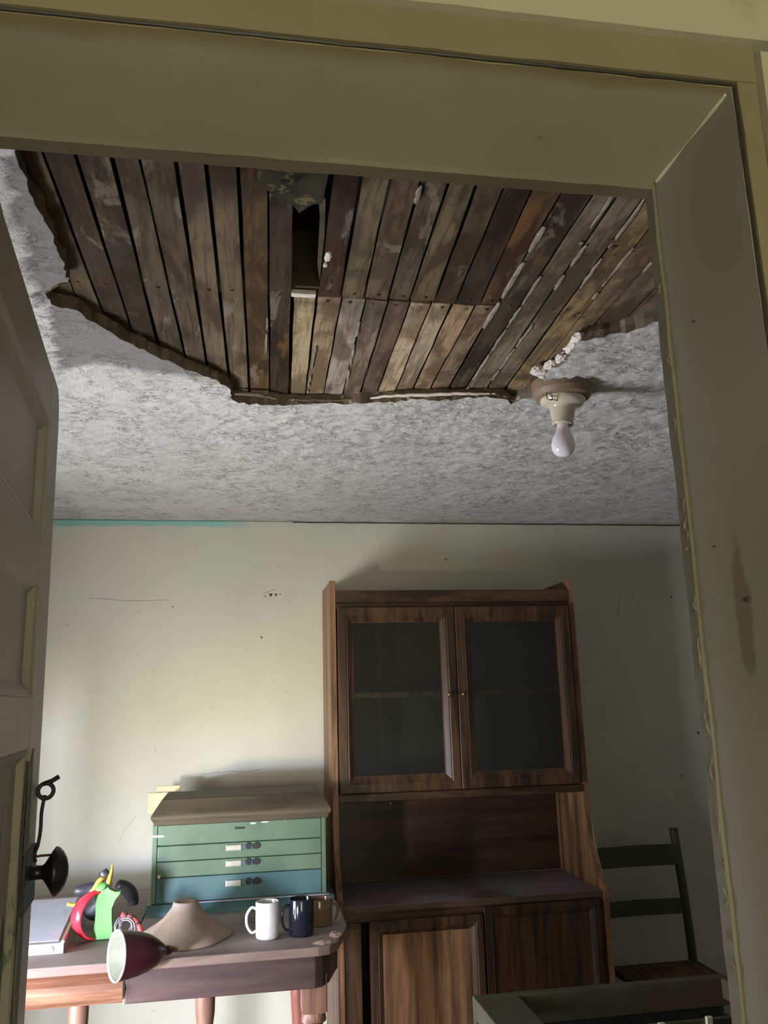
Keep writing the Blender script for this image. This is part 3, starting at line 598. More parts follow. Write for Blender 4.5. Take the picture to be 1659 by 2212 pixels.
# nail holes, scratches, cracks in the back wall
for (x, z, r) in ((0.126, 1.872, .007), (0.148, 1.872, .005), (0.166, 1.874, .0025), (0.104, 1.866, .003), (0.096, 1.862, .002), (0.088, 1.692, .004), (0.898, 2.029, .003), (0.906, 2.025, .003), (0.925, 2.02, .002), (-0.697, 1.754, .002), (1.967, 1.85, .004), (1.86, 1.80, .002), (2.03, 1.24, .006), (2.06, 1.35, .003), (-0.28, 1.824, .003), (1.93, 1.06, .003)):
    bm = bmesh.new(); lathe(bm, [(0, .0012), (r*.6, .001), (r, 0)], (x, D-0.0006, z), (0, -1, 0), 9, lambda rr, zz, a: (rr*(1+.35*math.sin(3*a+x*50)), zz)); obj('nail_hole', bm, M_IRON, wb)
def crack(pts_, r=.0007, mt=None):
    bm = bmesh.new(); pp = spline([(a, D-0.0003, b) for a, b in pts_], 6)
    tube(bm, [q_+Vector((.004*noise.noise(q_*25), 0, .004*noise.noise(q_*25+Vector((7, 0, 0))))) for q_ in pp], r, 4); obj('crack', bm, mt or M_BEAD, wb)
crack([(-0.62, 1.862), (-0.5, 1.855), (-0.40, 1.852), (-0.30, 1.853)], .0008)
crack([(-0.15, 1.147), (-0.05, 1.155), (0.03, 1.152), (0.10, 1.16)], .0007)
crack([(-0.40, 1.0), (-0.44, 0.95), (-0.46, 0.90)], .0006)
crack([(1.72, 1.86), (1.70, 1.80), (1.695, 1.76)], .001); crack([(1.78, 1.87), (1.775, 1.84)], .001); crack([(1.80, 1.83), (1.795, 1.80)], .0008)
crack([(0.05, 0.56), (0.055, 0.50), (0.045, 0.44), (0.06, 0.36)], .001); crack([(-0.22, 0.55), (-0.215, 0.42)], .0007)
crack([(0.10, 1.88), (0.145, 1.895)], .001)

# ============================================================ LIGHT FITTING
LX, LY = 0.811, 1.930
t = thing('ceiling_light', (LX, LY, H), 'bare white bulb in a cream porcelain holder on a brown block under the ceiling', 'light')
tilt = Vector((-0.05, 0.02, -1)).normalized()
bm = bmesh.new(); lathe(bm, [(0, -.012), (.078, -.012), (.079, 0), (.078, .018), (.070, .030), (.062, .034), (0, .034)], (LX, LY, H), (0, 0, -1), 40, lambda r, z, a: (r*(1+.02*math.sin(2*a)), z)); obj('mounting_block', bm, M_BLOCK, t, smooth=False)
bm = bmesh.new(); lathe(bm, [(0, .030), (.056, .030), (.058, .036), (.054, .046), (.044, .052), (.034, .056), (.032, .064), (.030, .082), (.0265, .094), (.0275, .097), (.027, .102), (.0235, .104), (.022, .100), (0, .100)], (LX, LY, H), tilt, 36); obj('porcelain_holder', bm, M_PORC, t, smooth=True)
bm = bmesh.new(); lathe(bm, [(0, .094), (.0135, .094), (.0145, .104), (.0155, .112), (.019, .122), (.025, .134), (.0285, .145), (.0300, .155), (.0285, .167), (.023, .178), (.013, .1850), (0, .187)], (LX, LY, H), tilt, 36); obj('bulb', bm, M_BULB, t, smooth=True)
for k, pts_ in enumerate(([(-.055, -.03, -.02), (-.06, -.045, -.05), (-.045, -.045, -.052), (-.03, -.035, -.050)], [(-.050, -.03, -.025), (-.045, -.04, -.045), (-.052, -.045, -.055)])):
    bm = bmesh.new(); tube(bm, spline([(LX+a, LY+b, H+c_) for a, b, c_ in pts_], 5), .0012, 6); obj('wire_end', bm, M_RUST, t)

# ============================================================ HUTCH
X0, X1, YB = 0.345, 1.352, 3.585
t = thing('hutch', (0.85, 3.37, 0), 'tall dark brown wooden hutch with glazed upper doors standing against the back wall', 'cabinet')
prof = [(3.27, 1.885), (3.268, 1.20), (3.266, 1.06), (3.262, 0.98), (3.248, 0.89), (3.222, 0.82), (3.185, 0.76), (3.155, 0.72), (3.15, 0.68), (3.15, 0.0), (YB, 0.0), (YB, 1.885)]
for a, b in ((X0, X0+0.022), (X1-0.022, X1)):
    bm = bmesh.new(); prism(bm, prof, a, b, 'X'); obj('side_panel', bm, M_HWL, t, 0.0015, seg=1)
ia, ib = X0+0.0225, X1-0.0225
bx('top_board', M_HWX, t, (ia, ib, 3.285, YB, 1.822, 1.840), .001)
bx('fascia', M_HWX, t, (ia, ib, 3.268, 3.284, 1.797, 1.846), .0015)
bx('top_rail', M_HWX, t, (ia, ib, 3.272, 3.286, 1.775, 1.796), .001)
bx('shelf', M_HWL, t, (ia, ib, 3.33, YB-0.012, 1.430, 1.450), .001)
bx('bottom_board', M_HWX, t, (ia, ib, 3.276, YB-0.012, 1.056, 1.080), .001)
bx('bottom_rail', M_HWX, t, (ia, ib, 3.262, 3.2755, 1.050, 1.078), .002)
bx('back_panel', M_HINT, t, (ia, ib, YB-0.010, YB, 1.08, 1.82))
bx('niche_back', M_HBACK, t, (ia, ib, YB-0.014, YB, 0.715, 1.055))
bx('counter', M_HTOP, t, (ia, ib, 3.152, YB-0.016, 0.690, 0.713), .003)
bx('top_rail', M_HWX, t, (ia, ib, 3.160, 3.180, 0.660, 0.689), .001)
bx('plinth', M_HWX, t, (ia, ib, 3.18, 3.20, 0.0, 0.09))
bx('face_stile', M_HW, t, (ia, 0.428, 3.156, 3.176, 0.09, 0.659), .002)
bx('cabinet_floor', M_HBACK, t, (ia, ib, 3.20, YB-0.02, 0.09, 0.11))
bx('cabinet_back', M_HBACK, t, (ia, ib, YB-0.014, YB, 0.11, 0.68))
def framed_door(x0, x1, z0, z1, yf, fw, kind, knob=None, handle_side=0, name='door', rot=0.0):
    """mitred frame with an inner bevel around a pane or a wooden panel"""
    th = 0.020; L0 = [(x0, z0), (x1, z0), (x1, z1), (x0, z1)]
    def ins(d): return [(x0+d, z0+d), (x1-d, z0+d), (x1-d, z1-d), (x0+d, z1-d)]
    bm = bmesh.new(); lay = [(L0, yf+th), (L0, yf+.002), (ins(.002), yf), (ins(fw*.50), yf), (ins(fw*.56), yf+.002), (ins(fw*.62), yf+.001), (ins(fw*.92), yf+.010), (ins(fw), yf+.011), (ins(fw), yf+th)]
    V = [[bm.verts.new((q[0], y_, q[1])) for q in P_] for P_, y_ in lay]
    for k in range(4):   # vertical and horizontal members share the mitre
        for A_, B_ in zip(V, V[1:]+V[:1]): bm.faces.new((A_[k], A_[(k+1) % 4], B_[(k+1) % 4], B_[k]))
    dr = obj(name, bm, M_HW, t)
    i0, i1, j0, j1 = x0+fw-.004, x1-fw+.004, z0+fw-.004, z1-fw+.004
    if kind == 'glass': bx('pane', M_GLASS, dr, (i0, i1, yf+.012, yf+.015, j0, j1))
    else:
        bm = bmesh.new(); box(bm, i0, i1, yf+.009, yf+.016, j0, j1); obj('panel', bm, M_HW if kind == 'dark' else M_HWL, dr)  # lit copy for the left lower door, darker one for the right
    if knob:
        bm = bmesh.new(); lathe(bm, [(0, -.001), (.005, -.001), (.0045, .008), (.009, .012), (.0105, .017), (.008, .022), (0, .024)], (knob[0], yf, knob[1]), (0, -1, 0), 20); obj('knob', bm, M_BRASS, dr, smooth=True)
    if rot:
        piv = Vector((x0, yf, 0)); mt_ = Matrix.Translation(piv) @ Matrix.Rotation(rot, 4, 'Z') @ Matrix.Translation(-piv)
        for o_ in [dr]+list(dr.children): o_.data.transform(mt_)
    return dr
framed_door(0.371, 0.8365, 1.083, 1.776, 3.246, .060, 'glass', (0.802, 1.435))
framed_door(0.8400, 1.318, 1.083, 1.776, 3.246, .060, 'glass', (0.858, 1.435))
framed_door(0.456, 0.866, 0.10, 0.664, 3.138, .050, 'wood', rot=0)
framed_door(0.872, 1.310, 0.10, 0.685, 3.142, .044, 'dark')
bx('face_stile', M_HW, t, (1.311, ib, 3.156, 3.176, 0.09, 0.659), .001)
bm = bmesh.new(); lathe(bm, [(0, .004), (.004, .003), (.005, 0)], (0.615, YB-0.0155, 1.005), (0, -1, 0), 10); obj('screw_head', bm, M_STEEL, t)

# ============================================================ TABLE
t = thing('extension_table', (-0.35, 3.05, 0), 'long brown extension table with a dusty top and turned legs left of the hutch', 'table')
top = [(-1.20, 2.555), (0.225, 2.553), (0.258, 2.562), (0.285, 2.60), (0.322, 2.73), (0.333, 2.79), (0.336, 3.50), (-1.20, 3.50)]
bm = bmesh.new(); prism(bm, [(-0.300, 2.5545), *top[1:7], (-0.300, 3.50)], .726, .750, 'Z'); obj('table_top', bm, M_TT, t, .004)
bm = bmesh.new(); prism(bm, [(-1.20, 2.555), (-0.302, 2.5545), (-0.302, 3.50), (-1.20, 3.50)], .726, .750, 'Z'); obj('table_leaf', bm, M_TT, t, .004)
bm = bmesh.new(); prism(bm, [(-0.299, 2.585), (0.218, 2.583), (0.240, 2.595), (0.262, 2.63), (0.300, 2.76), (0.316, 2.90), (0.316, 3.46), (0.296, 3.46), (0.296, 2.90), (0.280, 2.77), (0.244, 2.645), (0.228, 2.618), (0.210, 2.603), (-0.299, 2.605)], .636, .726, 'Z'); obj('apron', bm, M_TA, t, .004)
bm = bmesh.new(); prism(bm, [(2.588, .7255), (2.580, .716), (2.590, .706), (2.578, .694), (2.572, .676), (2.578, .656), (2.592, .640), (2.606, .640), (2.606, .7255)], -1.19, -0.303, 'X'); obj('apron', bm, M_TB, t)
bm = bmesh.new(); box(bm, -0.3025, -0.2995, 2.586, 2.60, .638, .700); obj('joint_strip', bm, M_CHIP, t)
bx('back_apron', M_TA, t, (-1.17, .29, 3.44, 3.46, .64, .726))
def turned(name, x, y, zt, r, mt, square=0.0, twist=False):
    bm = bmesh.new()
    zt0 = zt
    if square:
        box(bm, x-r*1.15, x+r*1.15, y-r*1.15, y+r*1.15, zt-square, zt); zt = zt-square
        bmesh.ops.bevel(bm, geom=list(bm.edges), offset=.003, segments=2, affect='EDGES')
    if twist:
        n, m2 = 120, 20; rings = []
        for i in range(n+1):
            z_ = zt*(1-i/n); ph = z_*70; tp = .72 if z_ < zt-.03 else .95
            rr = r*(tp*(1-.15*(1-z_/zt)))
            rings.append([bm.verts.new((x+(rr+r*.20*math.cos(2*(a_-0)+ph))*math.cos(a_), y+(rr+r*.20*math.cos(2*a_+ph))*math.sin(a_), z_)) for a_ in [2*math.pi*k/m2 for k in range(m2)]])
        for A_, B_ in zip(rings, rings[1:]):
            for k in range(m2): bm.faces.new((A_[k], A_[(k+1) % m2], B_[(k+1) % m2], B_[k]))
        bm.faces.new(rings[0]); bm.faces.new(rings[-1][::-1])
    else:
        pr = [(0, zt), (r*.82, zt), (r*.88, zt-.02), (r*1.0, zt-.05), (r*.98, zt-.09), (r*.80, zt-.13), (r*.78, zt-.15), (r*.95, zt-.16), (r*.95, zt-.18), (r*.7, zt-.20), (r*.85, zt-.26), (r*.9, zt-.34), (r*.6, zt-.44), (r*.55, zt-.5), (r*.75, .06), (r*.5, 0.0), (0, 0)]
        lathe(bm, pr, (x, y, 0), (0, 0, 1), 28)
    return obj(name, bm, mt, t, smooth=False if square else True)
turned('leg', -0.435, 2.70, .655, .028, M_TL); turned('leg', -0.088, 2.70, .655, .028, M_TL)
turned('leg', 0.218, 2.645, .668, .031, M_TL, .105, True)
bm = bmesh.new(); tube(bm, [(0.190, 2.98, .66), (0.195, 2.98, .5), (0.205, 2.98, .3), (0.21, 2.98, 0)], lambda q: .026-.006*q, 16); obj('leg', bm, M_TLR, t, smooth=True)
turned('leg', -1.13, 2.70, .655, .028, M_TL); turned('leg', -1.13, 3.38, .655, .028, M_TL)
bx('leg_rail', M_TL, t, (-1.14, -0.10, 2.69, 2.71, .645, .66))
bm = bmesh.new()
tag(lump('plaster_flake', M_CLAY, (0.245, 2.585, .754), (.03, .016, .006), 12, None), 'crumbly grey plaster flake on the front right corner of the table', 'debris', 'plaster crumbs on the table corner')
tag(lump('plaster_flake', M_CLAY, (0.285, 2.655, .755), (.018, .028, .007), 19, None), 'crumbly grey plaster flake at the tip of the table right behind the corner one', 'debris', 'plaster crumbs on the table corner')
bm.free()

# ============================================================ GREEN CHEST
t = thing('tool_chest', (0.01, 3.24, .75), 'green painted wooden chest of shallow drawers on the table beside the hutch', 'chest')
cx0, cx1, cy, cb = -0.283, 0.298, 3.060, 3.40
bx('carcass', M_GREEN, t, (cx0+.002, cx1-.002, cy+.014, cb, .782, 1.030))
bx('side_stile', M_GREEN, t, (cx0, cx0+.016, cy, cy+.0138, .786, 1.030), .0015)
bx('side_stile', M_GREEN, t, (cx1-.014, cx1, cy, cy+.0138, .786, 1.030), .0015)
fa, fb = cx0+.018, cx1-.016
bx('front_board', M_GREEN, t, (fa, fb, cy+.001, cy+.0138, .9655, 1.028), .002)
for a, b, mt in ((.9145, .9625, M_GREEN), (.8645, .9125, M_GREEN), (.787, .8625, M_TEAL)):
    bm = bmesh.new(); box(bm, fa, fb, cy-.001+(.001 if b < .9 else 0), cy+.0138, a, b); dr = obj('drawer', bm, mt, t, .003)
    zc = {.9625: .947, .9125: .897, .8625: .835}[b]
    bx('pull', M_STEEL, dr, (-.040, .012, cy-.008, cy-.0005, zc-.010, zc+.010), .003)
    bx('pull_bar', M_TEAL, dr, (.012, .050, cy-.005, cy-.0005, zc-.008, zc+.009), .002)
    for x in (.035, .062):
        bm = bmesh.new(); lathe(bm, [(0, .006), (.010, .006), (.011, .003), (.011, 0)], (x, cy-.0005, zc+.003), (0, -1, 0), 18); obj('pull_hole', bm, M_BLACK, dr)
# flared base moulding with its dusty ledge
bm = bmesh.new(); prism(bm, [(cy-.030, .750), (cb+.0, .750), (cb, .782), (cy+.012, .782), (cy-.004, .782), (cy-.014, .774), (cy-.026, .764)], cx0-.012, cx1+.026, 'X'); obj('base_moulding', bm, M_TEAL, t, .002)
bx('dust_ledge', M_ZINC, t, (cx0+.10, cx1+.010, cy-.013, cy+.004, .7825, .7855), .001)
# overhanging lid with hipped top
bm = bmesh.new(); V = [[bm.verts.new(q) for q in ((cx0-.005+i, cy-.030+j, z_), (cx1+.016-i, cy-.030+j, z_), (cx1+.016-i, cb-j, z_), (cx0-.005+i, cb-j, z_))] for i, j, z_ in ((.012, .016, 1.031), (.008, .010, 1.042), (.001, .002, 1.052), (0, 0, 1.060), (.003, .004, 1.066), (.030, .052, 1.108), (.034, .06, 1.110))]
for A_, B_ in zip(V, V[1:]):
    for k in range(4): bm.faces.new((A_[k], A_[(k+1) % 4], B_[(k+1) % 4], B_[k]))
bm.faces.new(V[0][::-1]); bm.faces.new(V[-1]); obj('lid', bm, M_LID, t)
bm = bmesh.new(); box(bm, -.012, .020, cy-.0025, cy+.002, 1.006, 1.012); obj('keyhole', bm, M_BLACK, t, .001)
for (x, z, sx, sz, sd) in ((-.262, .995, .018, .004, 1), (-.280, .996, .006, .003, 2), (-.258, .868, .005, .006, 3), (.05, 1.022, .010, .003, 4), (.09, 1.024, .014, .002, 5)):
    lump('paint_chip', M_CHIP, (x, cy-.0004, z), (sx, .0016, sz), sd, t, 2)
bx('batten', M_CREAM, t, (-.335, -.24, cb+.001, cb+.013, 1.030, 1.103), .001); bx('batten', M_CREAM, t, (-.305, -.22, cb+.014, cb+.026, 1.06, 1.125), .001)

# ============================================================ CROCKERY
def mug(name, x, y, r, h, mt, ang, label, wall=.0035, hs=1.0, tap=0.0):
    t_ = thing(name, (x, y, .7505), label, 'mug'); bm = bmesh.new(); z0 = .7505
    lathe(bm, [(0, .003), (r*.86, 0), (r*.95, .002), (r*(.99-tap), .008), (r*(1-tap*.5), h*.5), (r, h-.002), (r-.001, h), (r-wall+.001, h), (r-wall, h-.002), (r-wall, .010), (r*.8, .007), (0, .007)], (x, y, z0), (0, 0, 1), 40); obj('body', bm, mt, t_, smooth=True)
    d_ = Vector((math.cos(ang), math.sin(ang), 0)); c_ = Vector((x, y, z0)); bm = bmesh.new()
    pts_ = [c_+d_*(r-.003)+Vector((0, 0, h*.80)), c_+d_*(r+.012*hs)+Vector((0, 0, h*.86)), c_+d_*(r+.027*hs)+Vector((0, 0, h*.68)), c_+d_*(r+.027*hs)+Vector((0, 0, h*.40)), c_+d_*(r+.013*hs)+Vector((0, 0, h*.19)), c_+d_*(r-.003)+Vector((0, 0, h*.22))]
    tube(bm, spline(pts_, 7), .0052, 10, .75); obj('handle', bm, mt, t_, smooth=True); return t_
mug('mug', 0.087, 2.690, .0345, .100, M_WHITE, math.radians(188), 'white ceramic mug with its handle to the left beside the clay bowl', hs=.95)
mug('mug', 0.187, 2.695, .0370, .101, M_NAVY, math.radians(195), 'glossy black mug with dusty shoulder right of the white mug', hs=.8)
mug('mug', 0.250, 2.800, .0400, .075, M_AMBER, math.radians(-8), 'low brown glass mug behind the black mug at the table corner', hs=.6)
bm = bmesh.new()
rim = lambda r, z, a: (r*(1+(.06*math.sin(3*a+.6)+.03*math.sin(5*a))*min(1, r/.14)), z+(0.010*max(0, math.cos(a-math.radians(195)))**6 if z < .03 and r > .1 else 0))
lathe(bm, [(0, .101), (.026, .102), (.034, .104), (.036, .101), (.040, .088), (.056, .067), (.066, .056), (.088, .040), (.112, .022), (.128, .013), (.132, .009), (.1315, .001), (.126, .0015), (.106, .018), (.060, .050), (.036, .080), (0, .085)], (-0.152, 2.745, .7505), (0, 0, 1), 64, rim)
tag(obj('bowl', bm, M_CLAY, None, smooth=True), 'dusty brown clay bowl turned upside down on the table front', 'bowl')

# ============================================================ LAMP SHADE hanging over the table edge
ax = Vector((-.89, -.46, .09)).normalized(); rc = Vector((-.312, 2.480, .786)); tip = rc-ax*.152
t = thing('lamp_shade', tuple(tip), 'maroon enamelled cone lamp shade lying on its side over the table front edge', 'lamp shade')
bm = bmesh.new(); lathe(bm, [(0, .0), (.010, 0), (.013, .006), (.013, .016), (.020, .024), (.034, .042), (.046, .066), (.054, .095), (.059, .125), (.0612, .150)], tip, ax, 44); obj('outer_shell', bm, M_MAROON, t, smooth=True)
bm = bmesh.new(); lathe(bm, [(0, .022), (.016, .024), (.032, .044), (.044, .068), (.052, .096), (.057, .125), (.0594, .149)], tip, ax, 44); obj('inner_lining', bm, M_INNER, t, smooth=True)
bm = bmesh.new(); lathe(bm, [(.0590, .149), (.0602, .1535), (.0622, .1535), (.0626, .150), (.0616, .148)], tip, ax, 44); obj('rim', bm, M_WHITE, t, smooth=True)
bm = bmesh.new(); tube(bm, [tip, tip-ax*.012, tip-ax*.016+Vector((.004, 0, .002))], .005, 8); tube(bm, [tip+ax*.006+Vector((0, -.012, .008)), tip-ax*.012+Vector((0, -.014, .010))], .003, 8); obj('wing_nut', bm, M_BRASS, t)

# ============================================================ FRAMED PALE PANEL at the left end of the table
t = thing('framed_panel', (-0.75, 2.88, .75), 'shallow grey metal frame with a pale blue-white sheet lying at the left of the table', 'frame')
def slope(y): return .7505+.028+(y-2.68)*.055
bm = bmesh.new(); ya, yb = 2.680, 3.12
V = [bm.verts.new(q) for q in ((-1.05, ya, .7505), (-.480, ya, .7505), (-.480, yb, .7505), (-1.05, yb, .7505), (-1.05, ya, slope(ya)), (-.480, ya, slope(ya)), (-.500, yb, slope(yb)+.01), (-1.05, yb, slope(yb)+.01))]
for f in ((0, 3, 2, 1), (4, 5, 6, 7), (0, 1, 5, 4), (1, 2, 6, 5), (2, 3, 7, 6), (3, 0, 4, 7)): bm.faces.new([V[i] for i in f])
obj('casing', bm, M_ZINC, t, .002)
bm = bmesh.new(); z1_, z2_ = slope(ya+.02)+.004, slope(yb-.03)+.012
V = [bm.verts.new(q) for q in ((-1.04, ya+.012, z1_-.002), (-.497, ya+.012, z1_-.002), (-.517, yb-.03, z2_), (-1.04, yb-.03, z2_), (-1.04, ya+.012, z1_), (-.497, ya+.012, z1_), (-.517, yb-.03, z2_+.002), (-1.04, yb-.03, z2_+.002))]
for f in ((0, 3, 2, 1), (4, 5, 6, 7), (0, 1, 5, 4), (1, 2, 6, 5), (2, 3, 7, 6), (3, 0, 4, 7)): bm.faces.new([V[i] for i in f])
obj('pale_sheet', bm, M_PANEL, t)
bm = bmesh.new(); tube(bm, [(-.483, ya, slope(ya)+.003), (-.502, yb, slope(yb)+.014)], .005, 8); obj('bright_edge', bm, M_STEEL, t)
bm = bmesh.new(); lathe(bm, [(0, .003), (.006, .0025), (.008, 0)], (-.513, ya-.0005, .764), (0, -1, 0), 14); obj('rivet', bm, M_STEEL, t)

# ============================================================ ODDS AND ENDS by the frame
t = thing('plastic_toy', (-.39, 2.81, .7505), 'bright green plastic holder with a glossy red curved band standing in front of the gloves', 'toy')
prf = [(-.424, .752), (-.372, .752), (-.364, .760), (-.365, .785), (-.371, .808), (-.372, .836), (-.364, .858), (-.348, .872), (-.345, .882), (-.362, .879), (-.378, .886), (-.384, .900), (-.398, .903), (-.414, .893), (-.421, .876), (-.418, .856), (-.415, .830), (-.416, .800), (-.421, .775)]
bm = bmesh.new(); prism(bm, prf, 2.795, 2.822, 'Y'); obj('green_body', bm, M_LIME, t, .0025)
bm = bmesh.new(); lathe(bm, [(0, .0), (.012, .001), (.017, .006), (.014, .010), (0, .011)], (-.400, 2.800, .893), (-.3, -.5, .8), 20); obj('green_cap', bm, M_LIME, t, smooth=True)
bm = bmesh.new(); rings = []; n = 26
for i in range(n+1):
    a = math.radians(82+186*i/n); e1 = Vector((.72, .69, 0)); ew = Vector((-.69, .72, 0)); wv = .021*math.sin(math.pi*min(1, max(0.10, i/n)))**.4+.002
    c_ = Vector((-.412, 2.806, .820))+e1*.072*math.cos(a)+Vector((0, 0, .064*math.sin(a))); nrm = (e1*math.cos(a)+Vector((0, 0, math.sin(a)))).normalized()
    rings.append([bm.verts.new(c_+nrm*dr_+ew*dy) for dr_, dy in ((.002, -wv), (.006, 0), (.002, wv), (-.003, wv), (-.004, 0), (-.003, -wv))])
for A_, B_ in zip(rings, rings[1:]):
    for k in range(6): bm.faces.new((A_[k], A_[(k+1) % 6], B_[(k+1) % 6], B_[k]))
bm.faces.new(rings[0][::-1]); bm.faces.new(rings[-1]); obj('red_band', bm, M_RED, t, smooth=True)
t = thing('work_glove', (-.42, 2.96, .7505), 'crumpled black rubber glove with yellow edges heaped behind the green plastic piece', 'glove')
def blob(name, pts_, rad, mt, fl=1.0, par=None):
    bm = bmesh.new(); tube(bm, spline(pts_, 6), rad, 14, fl); return obj(name, bm, mt, par or t, smooth=True)
blob('palm', [(-.44, 2.96, .792), (-.43, 2.95, .81), (-.42, 2.94, .83), (-.42, 2.93, .865)], lambda q: .040-.014*q, M_RUB, .8)
blob('finger', [(-.43, 2.93, .862), (-.455, 2.93, .866), (-.485, 2.92, .868), (-.502, 2.92, .872)], lambda q: .024*(1-q)**.5+.003, M_RUB)
blob('finger', [(-.418, 2.93, .855), (-.412, 2.93, .885), (-.410, 2.92, .905), (-.418, 2.92, .922)], lambda q: .013+.004*math.sin(3*q), M_RUB)
blob('finger', [(-.37, 2.93, .878), (-.355, 2.94, .868), (-.338, 2.95, .85), (-.328, 2.96, .828), (-.325, 2.96, .808)], lambda q: .011+.010*math.sin(math.pi*min(1, q*.8+.1)), M_RUB)
blob('cuff_edge', [(-.512, 2.895, .836), (-.492, 2.89, .833), (-.465, 2.89, .836)], .010, M_YEL, .5)
blob('cuff_edge', [(-.440, 2.91, .862), (-.432, 2.905, .878), (-.424, 2.90, .895), (-.414, 2.895, .905)], lambda q: .018-.008*q, M_YEL, .5)
blob('cuff_edge', [(-.396, 2.90, .878), (-.393, 2.90, .900), (-.388, 2.90, .922), (-.386, 2.90, .945)], lambda q: .019*(1-q)**.7+.001, M_YEL, .5)
t = thing('cable_bundle', (-.31, 2.80, .7505), 'red cable tangled in loops of thin grey wire behind the maroon lamp shade', 'cable')
bm = bmesh.new(); rr = random.Random(9)
for k in range(7):
    c_ = Vector((-.322+rr.uniform(-.012, .022), 2.775+rr.uniform(-.02, .04), .788+rr.uniform(-.008, .010))); ra = rr.uniform(.020, .032); ti = rr.uniform(-.6, .6)
    tube(bm, [c_+Vector((ra*math.cos(a)*math.cos(ti), ra*.45*math.sin(a), ra*math.sin(a)*.85+ra*.25*math.cos(a)*math.sin(ti))) for a in [2*math.pi*j/26+k for j in range(22+k % 3*2)]], .0019, 6)
obj('wire_coil', bm, M_WIRE, t, smooth=True)
pc = spline([(-.340, 2.79, .818), (-.326, 2.795, .812), (-.305, 2.79, .802), (-.288, 2.78, .785), (-.280, 2.775, .760)], 8)
bm = bmesh.new(); tube(bm, pc, .0085, 12); obj('sheath', bm, M_CORAL, t, smooth=True)
for i in (6, 14, 22):
    bm = bmesh.new(); d_ = (pc[i+1]-pc[i]).normalized(); tube(bm, [pc[i]-d_*.003, pc[i]+d_*.003], .0105, 12); obj('band', bm, M_RUB, t, smooth=True)

# ============================================================ CHAIR in the corner
t = thing('ladderback_chair', (1.60, 3.22, 0), 'dark green ladder-back chair with a woven brown seat right of the hutch', 'chair')
def post(x, yb_, yt, zt, name='back_post', r=.017):
    bm = bmesh.new(); pts_ = [(x-.0, yb_+.0, 0), (x, yb_, .20), (x, yb_, .38), (x-.006, yb_+(yt-yb_)*.4, .60), (x-.018, yt, zt-.015), (x-.019, yt, zt)]
    tube(bm, spline(pts_, 6), lambda q: r*(1 if q < .97 else .75), 12); obj(name, bm, M_CHAIR, t, smooth=True)
post(1.795, 3.405, 3.425, .863); post(1.405, 3.405, 3.425, .82, r=.014)
for z0, z1 in ((.735, .812), (.550, .606)):
    bm = bmesh.new(); n = 10; V = []
    for k in range(n+1):
        x = 1.405+(1.785-1.405)*k/n; bow = .014*math.sin(math.pi*k/n)
        V.append([bm.verts.new(q) for q in ((x, 3.405+bow, z0-.002), (x, 3.405+bow, z1+.003*math.sin(math.pi*k/n)), (x, 3.415+bow, z1), (x, 3.415+bow, z0))])
    for A_, B_ in zip(V, V[1:]):
        for k in range(4): bm.faces.new((A_[k], A_[(k+1) % 4], B_[(k+1) % 4], B_[k]))
    bm.faces.new(V[0]); bm.faces.new(V[-1][::-1]); obj('back_slat', bm, M_CHAIR, t, .001)
bm = bmesh.new(); box(bm, 1.45, 1.78, 3.05, 3.39, .362, .374); seat = obj('seat', bm, M_SPLINT, t)
for k in range(17):
    x = 1.452+k*.0196; bm = bmesh.new(); box(bm, x, x+.0172, 3.045, 3.395, .3745, .379+(.0015 if k % 2 else 0)); obj('splint', bm, M_SPLINT, seat, .001, seg=1)
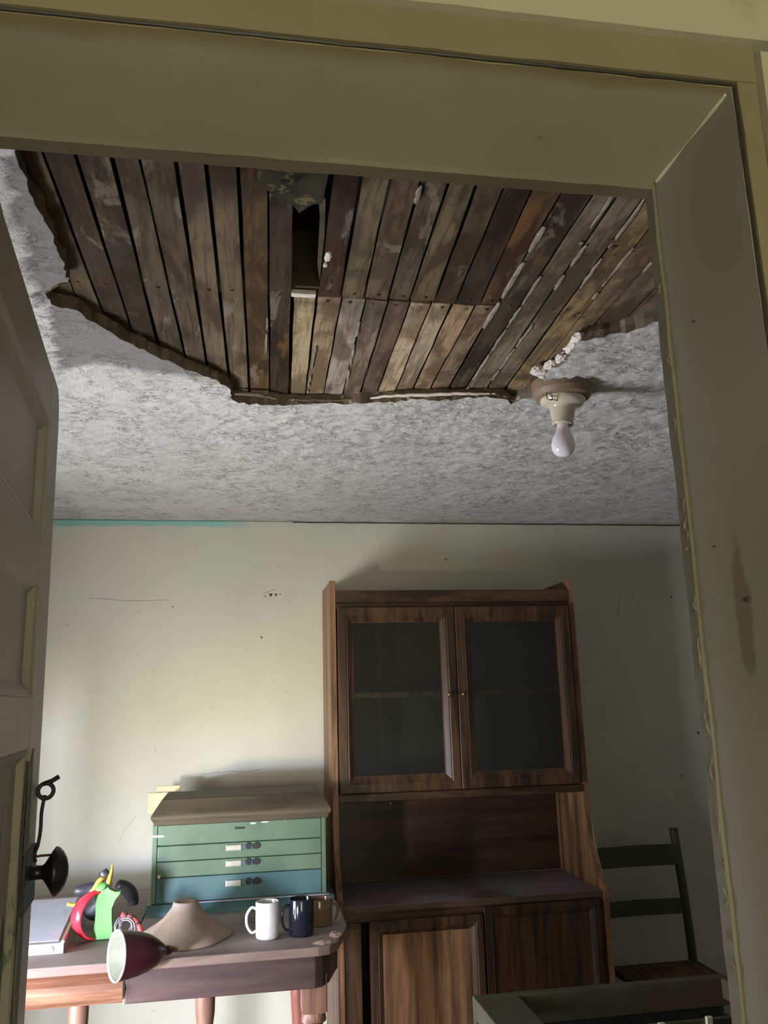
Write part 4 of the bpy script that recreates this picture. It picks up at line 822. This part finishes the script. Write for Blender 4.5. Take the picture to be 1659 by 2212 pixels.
for a, b in (((1.455, 3.05, .366), (1.795, 3.045, .366)), ((1.455, 3.40, .366), (1.795, 3.40, .366)), ((1.450, 3.05, .366), (1.450, 3.39, .366)), ((1.795, 3.03, .368), (1.795, 3.41, .368))):
    bm = bmesh.new(); tube(bm, [a, tuple((a[i]+b[i])/2 for i in range(3)), b], .012, 10); obj('seat_rail', bm, M_CHAIR, t, smooth=True)
for x in (1.452, 1.795):
    bm = bmesh.new(); tube(bm, [(x, 3.045, 0), (x, 3.045, .2), (x, 3.045, .385)], .017, 12); obj('front_leg', bm, M_CHAIR, t, smooth=True)
for a, b in (((1.452, 3.045, .2), (1.795, 3.045, .2)), ((1.452, 3.045, .15), (1.44, 3.405, .15)), ((1.795, 3.045, .15), (1.795, 3.405, .15))):
    bm = bmesh.new(); tube(bm, [a, b], .009, 8); obj('stretcher', bm, M_CHAIR, t, smooth=True)

# ============================================================ OPEN FRAME in the lower right corner
fx0, fx1, fy0, fy1, fz = 0.656, 1.423, 1.98, 2.535, .600
t = thing('open_frame_stand', ((fx0+fx1)/2, 2.26, 0), 'faded green wooden stand with an open dark centre nearest the doorway at the lower right', 'stand')
bx('side_board', M_FRAME, t, (fx0, fx0+.125, fy0, fy1-.032, fz-.055, fz), .003)
bx('back_rail', M_FRAME, t, (fx0, fx1, fy1-.030, fy1, fz-.078, fz), .003)
bx('front_rail', M_FRAME, t, (fx0, fx1, fy0-.03, fy0-.001, fz-.105, fz), .003)
bx('side_board', M_FRAME, t, (fx1-.022, fx1, fy0, fy1-.032, fz-.055, fz-.001), .002)
bx('shade_sheet', M_SHADE, t, (fx0+.126, fx1-.023, fy0+.01, fy1-.034, fz-.150, fz-.142))  # black sheet standing for the shade in the open centre
bx('shade_backing', M_SHADE, t, (fx0+.05, fx1-.02, fy1-.028, fy1-.010, 0.20, fz-.079))  # black backing for the same shade below the rail
for x in (fx0+.02, fx1-.02):
    for y in (fy0-.012, fy1-.015): bx('leg', M_FRAME, t, (x-.019, x+.019, y-.014, y+.014, 0, fz-.106), .002)
bx('cross_slat', M_FRAME, t, (1.02, fx1-.0225, 2.302, 2.318, .4582, .566), .002)
for x, zt in ((1.103, .572), (1.239, .576)): bx('lit_floor_bar', M_PALE, t, (x-.008, x+.008, 2.29, 2.3015, .42, zt), .001)  # lit floor glimpsed below, put in as pale bars
